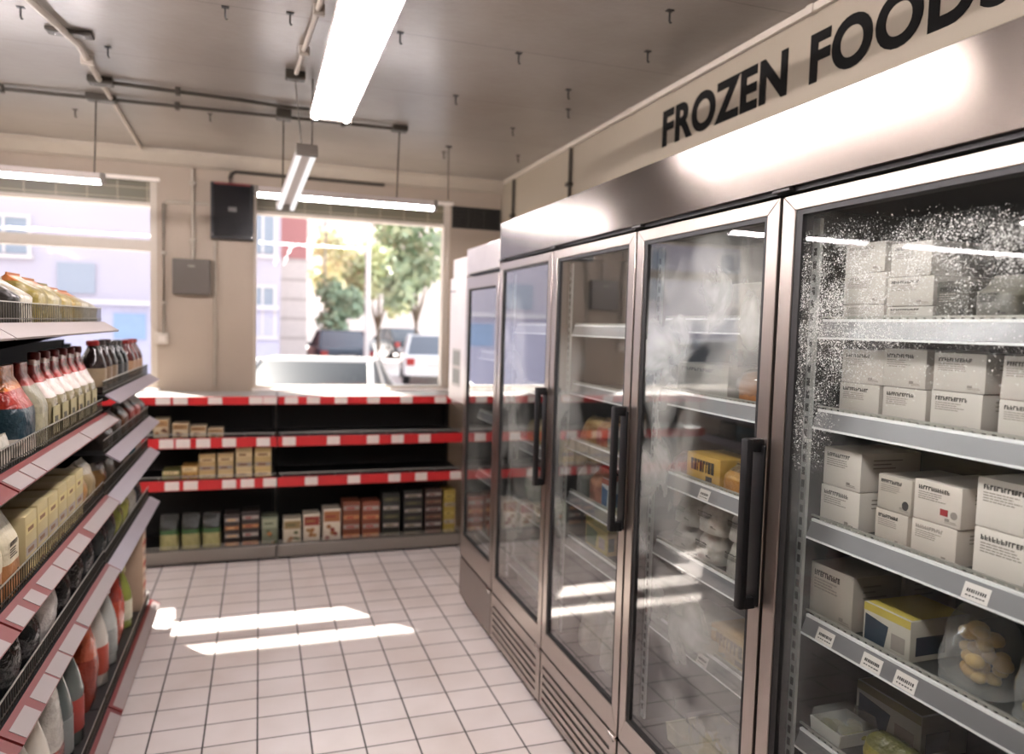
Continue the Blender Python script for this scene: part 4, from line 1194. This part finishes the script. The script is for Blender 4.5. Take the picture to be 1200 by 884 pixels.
# fourth shelf
for i, (y, fr, lab) in enumerate(((1.352, 1.262, 'white carton at the front of the fourth shelf row, beside the slotted strip'), (1.345, 1.405, 'white carton second from the front of the fourth shelf row'), (1.335, 1.55, 'white carton at the back of the fourth shelf row'))):
    frozen(carton('frozen_food_carton', .135, .14, .128 - .004 * i, 'aaa197', 'text', '3a3634', seed=250 + i), y, z4, .14, lab, 'carton', 'cartons one behind the other on the fourth shelf', front=fr)
frozen(carton('fish_box', .125, .16, .088, 'b2aca1', 'panel', '2c3844', 'b3a14a', seed=256), 1.192, z4, .16, 'white box with blue panels and a yellow top on the fourth shelf', 'box', 'printed boxes in the frosted freezer', front=1.265)
frozen(clear_bag('chips_bag', .145, .13, .150, ['b08a34', 'c29a44', 'a37a2c'], 257, .8), 1.022, z4, .13, 'clear bag of golden chips on the fourth shelf', 'bag', 'clear bags of frozen food', front=1.268)
frozen(clear_bag('chips_bag', .135, .13, .135, ['6b6a2c', '8a7a2e', 'a0662c'], 258, .8, PLASTIC), .872, z4, .13, 'clear bag of green and orange vegetables at the end of the fourth shelf', 'bag', 'clear bags of frozen food', front=1.268)
# fifth shelf and floor of the frosted freezer
frozen(carton('fish_box', .19, .14, .105, 'aca89e', 'panel', '24374e', '7e7658', seed=260), 1.30, z5, .14, 'white box with dark blue panels low in the frosted freezer', 'box', 'printed boxes in the frosted freezer', front=1.40)
frozen(tray('salad_tray', .10, .11, .06, '8a8448', True, 261), 1.345, z5, .11, 'small clear lidded tray in front of the dark blue box', 'tray', 'trays low in the freezers')
frozen(bag('vegetable_bag', .16, .11, .07, ['7e7430', '5c5a2c'], [(.6, 0), (1, 1)], 'slump', .3, 262, crimp=False), 1.19, z5, .11, 'yellow-green bag lying low in the frosted freezer', 'bag', 'bags low in the freezers', front=1.27)
frozen(bag('vegetable_bag', .15, .13, .08, ['43422e', '6a6230'], [(.6, 0), (1, 1)], 'slump', .3, 263, crimp=False), 1.01, z5, .13, 'dark olive bag lying low in the frosted freezer', 'bag', 'bags low in the freezers', front=1.30)
# ---- freezer with mist
z1, z2, z3, z4, z5 = [dk(v_) for v_ in SCc]
GM = 'frozen goods behind the misty door'
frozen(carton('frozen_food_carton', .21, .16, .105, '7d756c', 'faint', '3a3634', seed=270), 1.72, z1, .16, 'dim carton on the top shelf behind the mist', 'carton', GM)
frozen(carton('frozen_food_carton', .27, .16, .100, '8f8a82', 'text', '3a3634', seed=271), 1.925, z2, .16, 'wide grey-white carton behind the mist on the second shelf', 'carton', GM)
frozen(loaf('bread_loaf', .125, .11, .095, '9a5f2a', 272), 1.700, z2, .11, 'brown bread loaf in a clear bag behind the misty door', 'bread', GM)
frozen(bag('frozen_packet', .085, .09, .066, ['4a1c1c', '5c2a26'], [(.6, 0), (1, 1)], 'block', .3, 273), 2.036, z3, .09, 'dark red packet beside the yellow box on the third misty shelf', 'packet', GM)
frozen(carton('pastry_box', .175, .13, .084, 'b08a38', 'word', '1c1812', '8a6a28', seed=274), 1.895, z3, .13, 'yellow box with a bold black word on the third misty shelf', 'box', GM)
frozen(bag('frozen_packet', .10, .10, .075, ['9a6a30', 'a8804a', '5a4a36'], [(.5, 0), (.8, 1), (1, 2)], 'block', .3, 275), 1.750, z3, .10, 'orange packet just after the yellow box on the third misty shelf', 'packet', GM)
frozen(carton('frozen_food_carton', .06, .12, .07, '8c8a80', 'faint', '3a3634', seed=276), 1.660, z3, .12, 'small grey carton at the handle end of the third misty shelf', 'carton', GM)
for i, (y, z, w_, h_, lab) in enumerate(((2.012, z4, .135, .082, 'lower white pouch next to the slotted strip, fourth misty shelf'), (2.000, z4 + .084, .145, .082, 'upper white pouch next to the slotted strip, fourth misty shelf'),
                                         (1.875, z4, .125, .090, 'lower white pouch in the middle of the fourth misty shelf'), (1.862, z4 + .092, .140, .090, 'upper white pouch in the middle of the fourth misty shelf'),
                                         (1.715, z4, .150, .100, 'lower white pouch at the handle end of the fourth misty shelf'), (1.715, z4 + .102, .130, .085, 'upper white pouch at the handle end of the fourth misty shelf'))):
    frozen(bag('white_pouch', w_ * .98, .10, h_, ['a9a49d', 'b3aea7'], [(.5, 0), (1, 1)], 'slump', .35, 280 + i, crimp=False, label='3a3735'), y, z, .10, lab, 'pouch', 'white pouches behind the misty door')
for i, (y, w_, h_, lab) in enumerate(((1.995, .085, .060, 'small white and blue box on the fifth misty shelf by the strip'), (1.885, .10, .072, 'white and blue box in the middle of the fifth misty shelf'))):
    frozen(carton('dessert_box', w_, .14, h_, 'b0aca2', 'panel', '3f5a70', '9a968c', seed=290 + i), y, z5, .14, lab, 'box', 'white and blue boxes on the fifth misty shelf')
frozen(carton('dessert_box', .20, .17, .085, 'a3824a', 'word', '5a4a26', 'b39a5c', seed=292), 1.715, z5, .17, 'orange-tan box at the handle end of the fifth misty shelf', 'box', GM)
frozen(tray('salad_tray', .36, .20, .09, '9a8c4a', False, 293, 'b3ab88'), 1.84, .335, .20, 'long pale tray of yellow food on the floor of the misty freezer', 'tray', 'trays low in the freezers', front=1.25)
# ---- freezer mirroring the street
z1, z2, z3, z4, z5 = [dk(v_) for v_ in SB]
GN = 'frozen goods behind the mirroring door'
frozen(bag('bread_bag', .17, .12, .105, ['8f6a3c', 'a38a5c'], [(.7, 0), (1, 1)], 'slump', .3, 300, crimp=False), 2.745, z3, .12, 'brown bread bag on the shelf level with the handle', 'bag', GN)
frozen(bag('frozen_packet', .10, .10, .108, ['7e3028', '8f4a36', '9a7a5c'], [(.4, 0), (.7, 1), (1, 2)], 'block', .3, 301), 2.606, z3, .10, 'red packet beside the brown bread bag', 'packet', GN)
frozen(carton('frozen_food_carton', .07, .12, .09, '6f7470', 'tiers', '8a8e88', '5a5e58', seed=302), 2.505, z3, .12, 'grey box beside the red packet', 'box', GN)
frozen(bag('frozen_packet', .105, .10, .125, ['5c5f58', '74766e'], [(.6, 0), (1, 1)], 'block', .3, 303), 2.775, z4, .10, 'grey packet on the shelf below the bread bag', 'packet', GN)
frozen(bag('frozen_packet', .105, .10, .125, ['9a6a58', 'a87a62'], [(.5, 0), (1, 1)], 'block', .3, 304), 2.650, z4, .10, 'salmon pink packet on the shelf below the bread bag', 'packet', GN)
frozen(carton('fish_box', .10, .12, .115, 'a9b0b0', 'panel', '3c5a7c', '8a4a3a', seed=305), 2.525, z4, .12, 'white and blue box at the handle end below the bread bag', 'box', GN)
frozen(carton('pastry_box', .17, .12, .125, 'a08c5a', 'word', '6a5a34', 'b0a070', seed=306), 2.725, z5, .12, 'tan box behind the yellow-edged box in the mirroring freezer', 'box', GN, front=1.33)
frozen(carton('pastry_box', .20, .05, .115, 'a89a52', 'panel', '4a6040', '7c7a38', seed=307), 2.620, z5, .05, 'yellow-edged box with a food picture in the mirroring freezer', 'box', GN, front=1.268)
for i, (y, lab) in enumerate(((2.70, 'pale cloudy bag on the floor of the mirroring freezer, farther one'), (2.50, 'pale cloudy bag on the floor of the mirroring freezer, closer to the handle'))):
    frozen(bag('ice_bag', .17, .14, .20, ['a39c90', 'b0aaa0'], [(.6, 0), (1, 1)], 'slump', .3, 310 + i, crimp=False), y, .335, .14, lab, 'bag', 'cloudy bags on the freezer floor')
# ---- narrow fogged freezer
z1, z2, z3, z4, z5 = [dk(v_) for v_ in SA]
GF = 'frozen goods behind the narrow fogged door'
frozen(loaf('bread_loaf', .22, .12, .115, 'a08a5a', 320), 3.37, z3, .12, 'pale bread loaf in the narrow fogged freezer', 'bread', GF)
for i, (y, c, lab) in enumerate(((3.44, '4c5a3c', 'green vegetable bag in the fogged freezer, by the strip'), (3.22, '6a6a4a', 'olive vegetable bag in the fogged freezer, by the handle'))):
    frozen(bag('vegetable_bag', .19, .12, .16, [c, '7c8070', 'a3a298'], [(.45, 0), (.7, 1), (1, 2)], 'pillow', .25, 322 + i), y, z4, .12, lab, 'bag', GF)
frozen(bag('meat_tray_bag', .30, .16, .15, ['3a3430', '5c4a3e', '8a8782'], [(.4, 0), (.7, 1), (1, 2)], 'slump', .18, 325, crimp=False), 3.36, z5, .16, 'dark shiny bag low in the fogged freezer', 'bag', GF)
frozen(carton('frozen_food_carton', .34, .20, .078, 'c9c3bb', 'faint', '8b837c', seed=326), 3.34, .335, .20, 'big pale box on the floor of the fogged freezer', 'box', GF)
# ---- freezer at the window end
zf = [dk(v_) for v_ in (1.50, 1.15, .80, .44)]
frozen(bag('frozen_packet', .11, .10, .085, ['8a2a20', '9a3428'], [(.6, 0), (1, 1)], 'block', .3, 330), 4.02, zf[3], .10, 'small red packet low in the freezer at the window end', 'packet', 'frozen goods at the window end')
frozen(bag('ice_bag', .12, .12, .13, ['8f8d88', 'a6a39d'], [(.6, 0), (1, 1)], 'slump', .3, 331, crimp=False), 3.83, zf[3], .12, 'grey-white bag beside the small red packet', 'bag', 'frozen goods at the window end')
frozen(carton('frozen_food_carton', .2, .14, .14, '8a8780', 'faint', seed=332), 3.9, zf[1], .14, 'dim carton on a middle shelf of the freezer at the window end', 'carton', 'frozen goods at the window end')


# ================================================================== THE STREET OUTSIDE
struct(B().box(-40, 60, YB + .35, 90, -.25, -.10).build('street_ground', mat('ddd6d1', .8, var=.1, scale=.8)))
def bld(name, x0, x1, y0, y1, h, col, label, wins, pane='8f98a6', roof=True, extra=None, trimc='cfc8c8'):
    o = empty(name, ((x0 + x1) / 2, y0, -.1))
    cx = (x0 + x1) / 2
    q = B(); q.box(x0 - cx, x1 - cx, 0, y1 - y0, 0, h); q.build('wall', mat(col, .8, var=.06, scale=.6), o)
    if roof:
        q = B(); q.box(x0 - cx - .1, x1 - cx + .1, -.12, y1 - y0 + .1, h, h + .18); q.build('roof', mat('8f8884', .7), o)
    for (wx, wz, ww, wh) in wins:
        f = B()
        a, b, c, e = wx - ww / 2, wx + ww / 2, wz, wz + wh
        f.box(a - .06, a, -.05, .0, c - .06, e + .06); f.box(b, b + .06, -.05, .0, c - .06, e + .06)
        f.box(a, b, -.05, 0, e, e + .06); f.box(a - .1, b + .1, -.10, 0, c - .10, c - .03); f.box((a + b) / 2 - .02, (a + b) / 2 + .02, -.04, 0, c, e)
        w_ = f.build('window', mat(trimc, .6), o, (-cx, 0, .1))
        B().box(a, b, -.02, .0, c, e).build('pane', mat(pane, .25, var=.15, scale=1), w_)
    if extra: extra(o, cx)
    tag(o, label, 'building', 'buildings across the street')
    return o
def shopfront(o, cx):
    q = B(); q.box(-14 - cx, .36 - cx, -.16, 0, 1.95, 2.05); q.build('ledge', mat('cfcad0', .7), o)
    d = B(); d.box(-2.66 - cx, -2.10 - cx, -.05, 0, 1.30, 1.80); dr = d.build('blue_shutter', mat('8fa6c8', .5, var=.1), o)
    k = B(); k.box(-14 - cx, .36 - cx, -.03, 0, 0, 1.95); k.build('ground_storey', mat('b9b6cc', .8), o)
    q = B(); q.box(-3.60 - cx, -2.97 - cx, -.04, 0, 2.15, 2.72); q.build('shutter', mat('9aa0ae', .6, var=.1, stretch=(1, 1, 30)), o)
bld('town_building', -14, .40, 16, 24, 7.5, 'b9b2bf', 'pale lilac facade with a small blue shutter across the street', [(-4.45, 2.75, .75, .65), (-6.6, 2.4, .8, 1.2), (.05, 3.0, .42, .9), (.05, 1.35, .42, .95), (-9, 2.4, .9, 1.2)], extra=shopfront)
def bands(o, cx):
    q = B(); q.box(-.38, .38, -.05, 0, .0, 3.5); q.build('stone_backing', mat('b3a8a3', .8), o)
    q = B()
    for k in range(6): q.box(-.385, .385, -.06, 0, .2 + k * .55, .2 + k * .55 + .46)
    q.build('stone_base', mat('c9bfba', .8), o)
bld('brick_building', .52, 1.26, 22, 40, 9.0, 'b07a78', 'rose brick corner building with a pale stone base', [], extra=bands, roof=True)
bld('apartment_building', -2, 16, 62, 70, 11.5, 'd2c8c4', 'long pale apartment block beyond the trees', [(x_, z_, 1.0, 1.4) for x_ in (3.4, 5.2, 7.0, 8.8, 10.6, 12.4) for z_ in (5.2, 8.3)], pane='b4a4a2')
bld('apartment_building', 17, 34, 70, 80, 9, 'cfc6c0', 'farther pale block behind the big green tree', [(x_, 5.0, 1.2, 1.5) for x_ in (19, 22, 25, 28)], pane='a9a09c')

def tree(x, y, h, rw, th, cols, label, n=1500, seed=0, leaf=.16, z0=-.1):
    r = random.Random(seed)
    o = empty('street_tree', (x, y, z0)); tag(o, label, 'tree', 'trees across the street')
    q = B(); q.tube([(0, 0, 0), (.03, .02, th * .5), (0, 0, th), (.05, 0, h * .7)], [.13, .10, .09, .03], 8)
    for k in range(4):
        a = k * PI / 2 + .4
        q.tube([(0, 0, th * .9), (rw * .4 * math.cos(a), rw * .4 * math.sin(a), th + (h - th) * .45)], [.05, .015], 6)
    q.build('trunk', mat('6d5f52', .8), o)
    blobs = [(r.uniform(-.55, .55) * rw, r.uniform(-.5, .5) * rw, th + (h - th) * r.uniform(.2, .85), rw * r.uniform(.32, .52)) for _ in range(9)]
    q = B()
    for i in range(n):
        bx, by, bz, br = blobs[i % len(blobs)]
        v = Vector((r.gauss(0, 1), r.gauss(0, 1), r.gauss(0, 1))).normalized() * br * r.uniform(.55, 1.05)
        c = Vector((bx, by, bz)) + v
        u = Vector((r.gauss(0, 1), r.gauss(0, 1), r.gauss(0, 1))).normalized()
        w_ = u.cross(v.normalized() + Vector((.01, .02, .03))).normalized()
        s = leaf * r.uniform(.6, 1.3)
        q.quad([c - u * s - w_ * s * .1, c - w_ * s * .55, c + u * s, c + w_ * s * .55], r.randrange(len(cols)))
    q.build('crown', [mat(c_, .6, var=.2, scale=3) for c_ in cols], o, recalc=False)
tree(6.25, 31, 7.4, 2.3, 1.9, ['9aac90', 'a8b898', 'b5c09c'], 'big dark green tree behind the white parked car', 2600, 1, .22)
tree(5.1, 34, 6.2, 1.9, 1.5, ['c0c69e', 'cccca6', 'b4be98'], 'yellow-green tree beside the white lamp post', 1700, 2, .2)
tree(3.75, 40, 6.6, 2.0, 1.8, ['cdc6a2', 'd2cba8', 'bfc29e'], 'pale olive tree beyond the thin pole', 1500, 3, .2)
tree(3.05, 30, 3.6, 1.1, .7, ['8ea48c', '9cb094'], 'low dark green bush-like tree by the rose brick building', 1200, 4, .17)

def post(x, y, h, r, col, label, arm=True):
    o = empty('lamp_post', (x, y, -.1)); tag(o, label, 'lamp post', 'street posts')
    q = B(); q.lathe([(r * 2.0, 0), (r * 2.0, .25), (r * 1.2, .35), (r, .5), (r * .8, h)], 12); q.build('pole', mat(col, .5), o, smooth=50)
    if arm:
        q = B(); q.tube([(0, 0, h), (.0, -.2, h + .15), (.0, -1.1, h + .22)], r * .6, 8); q.build('arm', mat(col, .5), o)
        q = B(); q.box(-.12, .12, -1.7, -1.1, h + .16, h + .26, 0, .03); q.build('lamp_head', mat('9a9a98', .4), o)
post(3.05, 22.5, 7.5, .085, 'dcd8d4', 'thick white lamp post in front of the parked cars')
post(2.5, 31.2, 6.5, .05, 'a39d9a', 'thin grey pole beside the pale olive tree', False)

def car(x, y, rz, L, W, H, col, label, dark=False, glass='6b7078', suv=False):
    """nose towards +y locally"""
    o = empty('parked_car', (x, y, -.1), rz); tag(o, label, 'car', 'parked cars')
    paint = mat(col, .22, 0, .03)
    hl, hw = L / 2, W / 2
    sill, belt = .28, H * .62
    q = B()
    side = [(-hl, .38), (-hl * .97, belt * .92), (-hl * .90, belt), (-hl * .2, belt * 1.0), (hl * .42, belt * .97), (hl * .86, belt * .82), (hl * .98, belt * .62), (hl, .40), (hl * .95, sill), (-hl * .95, sill)]
    q.prism(side, 'x', -hw, hw, 0, .05)
    q.build('body', paint, o, smooth=45)
    q = B()
    rear = -hl * (.93 if suv else .90); rr = -hl * (.80 if suv else .42)
    cab = [(rear, belt * .98), (rr, H), (hl * .08, H), (hl * .42, belt * .95)]
    A = [[(s * hw * (.93 if z < H * .9 else .76), y_, z) for y_, z in cab] for s in (-1, 1)]
    va = [q.bm.verts.new(p) for p in A[0]]; vb = [q.bm.verts.new(p) for p in A[1]]
    fs = [q.bm.faces.new(va), q.bm.faces.new(vb[::-1])]
    for i in range(4):
        fs.append(q.bm.faces.new([va[i], vb[i], vb[(i + 1) % 4], va[(i + 1) % 4]]))
    bmesh.ops.bevel(q.bm, geom=q.bm.edges[:], offset=.04, segments=2, affect='EDGES', profile=.5)
    q.build('cabin', mat(glass, .5, 0, .1, spec=.15), o, smooth=40)
    q = B()                                                         # roof skin and pillars
    q.prism([(rr - .05, H - .05), (rr, H + .012), (hl * .08, H + .012), (hl * .13, H - .05), (hl * .08, H - .01), (rr, H - .01)], 'x', -hw * .77, hw * .77, 0, .008)
    for s in (-1, 1):
        for (ya, yb_) in ((rear, rr), (hl * .42, hl * .08), (-hl * .14, -hl * .14)):
            q.tube([(s * hw * .935, ya, belt * .98), (s * hw * .768, yb_, H - .01)], .038, 6)
    q.build('roof', paint, o, smooth=40)
    for sx in (-1, 1):
        for yy in (-hl * .62, hl * .62):
            q = B(); q.tube([(sx * (hw - .19), yy, .31), (sx * (hw + .01), yy, .31)], .31, 20); wh = q.build('wheel', mat('1b1b1c', .7), o, smooth=40)
            q = B(); q.tube([(sx * (hw - .05), yy, .31), (sx * (hw + .02), yy, .31)], .19, 14); q.build('rim', mat('9a9a9c', .35, .7), wh, smooth=40)
    for sx in (-1, 1):
        q = B(); q.box(sx * hw * .80 - .12, sx * hw * .80 + .12, -hl - .012, -hl + .10, belt * .66, belt * .90, 0, .02); q.build('tail_light', mat('9c2420', .25), o)
        q = B(); q.box(sx * hw * .72 - .16, sx * hw * .72 + .16, hl * .95, hl + .005, belt * .50, belt * .70, 0, .02); q.build('headlight', mat('cfd2d4', .15), o)
        q = B(); q.box(sx * (hw + .02) - .08, sx * (hw + .02) + .08, hl * .28, hl * .34, belt * .98, belt * 1.12, 0, .02); q.build('mirror', paint, o)
    q = B(); q.box(-.26, .26, -hl - .015, -hl + .02, belt * .62, belt * .74); q.build('number_plate', mat('c9c6c0', .5), o)
    q = B(); q.box(-hw * .96, hw * .96, -hl - .03, -hl + .12, .30, .48, 0, .03); q.build('rear_bumper', paint if not dark else mat('2a2d33', .4), o)
    return o
car(.86, 10.2, -.26, 4.0, 1.75, 1.27, 'a5a19f', 'white hatchback parked just outside the window', False, '1d2024')
car(2.6, 26.5, .04, 4.2, 1.8, 1.45, '2b3444', 'dark blue car parked beside the white lamp post', True)
car(5.05, 22.6, -.15, 4.3, 1.8, 1.42, 'dfdbd9', 'white car parked at the edge of the window view')
car(6.7, 38.5, .2, 4.3, 1.8, 1.5, '30363f', 'dark grey car between the lamp post and the white car', True)
car(-3.9, 9.6, -1.35, 4.6, 1.85, 1.62, '8e939b', 'grey car outside the other window, mirrored in the freezer door', False, '5a626c', True)
# awning added above the line of sight to block sun at the car-park window
a = empty('sun_block_awning', (.70, YB + .14, 3.0)); tag(a, 'pale canvas awning added out of view to keep sun off the car-park window', 'awning')
q = B(); q.prism([(0.01, .22), (1.42, -.30), (1.42, -.315), (0.01, .20)], 'x', -.80, 1.15); q.build('canvas', mat('b9aaa0', .8), a)
q = B(); q.box(-.80, 1.15, 1.405, 1.425, -.345, -.30); q.build('valance', mat('a89a90', .8), a)
for x in (-.78, 1.11):
    q = B(); q.tube([(x, .01, -.05), (x, 1.40, -.31)], .012, 6); q.build('stay', PIPED, a)


# ================================================================== LIGHT AND CAMERA
w = bpy.data.worlds.new('sky'); SC.world = w
w.use_nodes = True
nt = w.node_tree
bg = nt.nodes['Background']
tc = nt.nodes.new('ShaderNodeTexCoord')
sp = nt.nodes.new('ShaderNodeSeparateXYZ'); nt.links.new(tc.outputs['Generated'], sp.inputs[0])
cr = nt.nodes.new('ShaderNodeValToRGB')
cr.color_ramp.elements[0].position = .48; cr.color_ramp.elements[0].color = (.55, .52, .5, 1)
cr.color_ramp.elements[1].position = .54; cr.color_ramp.elements[1].color = (1, .975, .98, 1)
e = cr.color_ramp.elements.new(1.0); e.color = (.72, .80, .95, 1)
mr = nt.nodes.new('ShaderNodeMapRange'); mr.inputs[1].default_value = -1; mr.inputs[2].default_value = 1
nt.links.new(sp.outputs[2], mr.inputs[0]); nt.links.new(mr.outputs[0], cr.inputs[0])
nt.links.new(cr.outputs[0], bg.inputs[0])
bg.inputs[1].default_value = 1.95

sun = bpy.data.lights.new('sun', 'SUN'); sun.energy = 26; sun.angle = math.radians(.9); sun.color = (1, .93, .86)
so = bpy.data.objects.new('sun', sun); COL.objects.link(so)
hdir = Vector((1, -1.3, 0)).normalized()
el = math.radians(42.5)
dirv = Vector((hdir.x * math.cos(el), hdir.y * math.cos(el), -math.sin(el)))
so.rotation_euler = dirv.to_track_quat('-Z', 'Y').to_euler()

cam = bpy.data.cameras.new('camera'); cam.sensor_width = 36; cam.lens = 867.0 / 1200 * 36
cam.clip_start = .02; cam.clip_end = 400
co = bpy.data.objects.new('camera', cam); COL.objects.link(co)
yaw, pitch, roll = .3296, -.0676, -.0282
f = Vector((math.sin(yaw) * math.cos(pitch), math.cos(yaw) * math.cos(pitch), math.sin(pitch)))
r = Vector((math.cos(yaw), -math.sin(yaw), 0)); d = f.cross(r)
r2 = math.cos(roll) * r + math.sin(roll) * d
d2 = -math.sin(roll) * r + math.cos(roll) * d
M = Matrix((r2, -d2, -f)).transposed().to_4x4()
M.translation = (0, 0, 1.647)
co.matrix_world = M
cam.dof.use_dof = True; cam.dof.focus_distance = 1.75; cam.dof.aperture_fstop = 2.2
SC.camera = co

SC.view_settings.view_transform = 'Standard'
SC.view_settings.look = 'None'
SC.view_settings.gamma = 1
SC.view_settings.use_curve_mapping = False
SC.view_settings.exposure = 0.5
SC.cycles.use_denoising = True
SC.cycles.max_bounces = 10
SC.cycles.diffuse_bounces = 5
SC.cycles.glossy_bounces = 5
SC.cycles.transparent_max_bounces = 24
SC.cycles.sample_clamp_indirect = 8
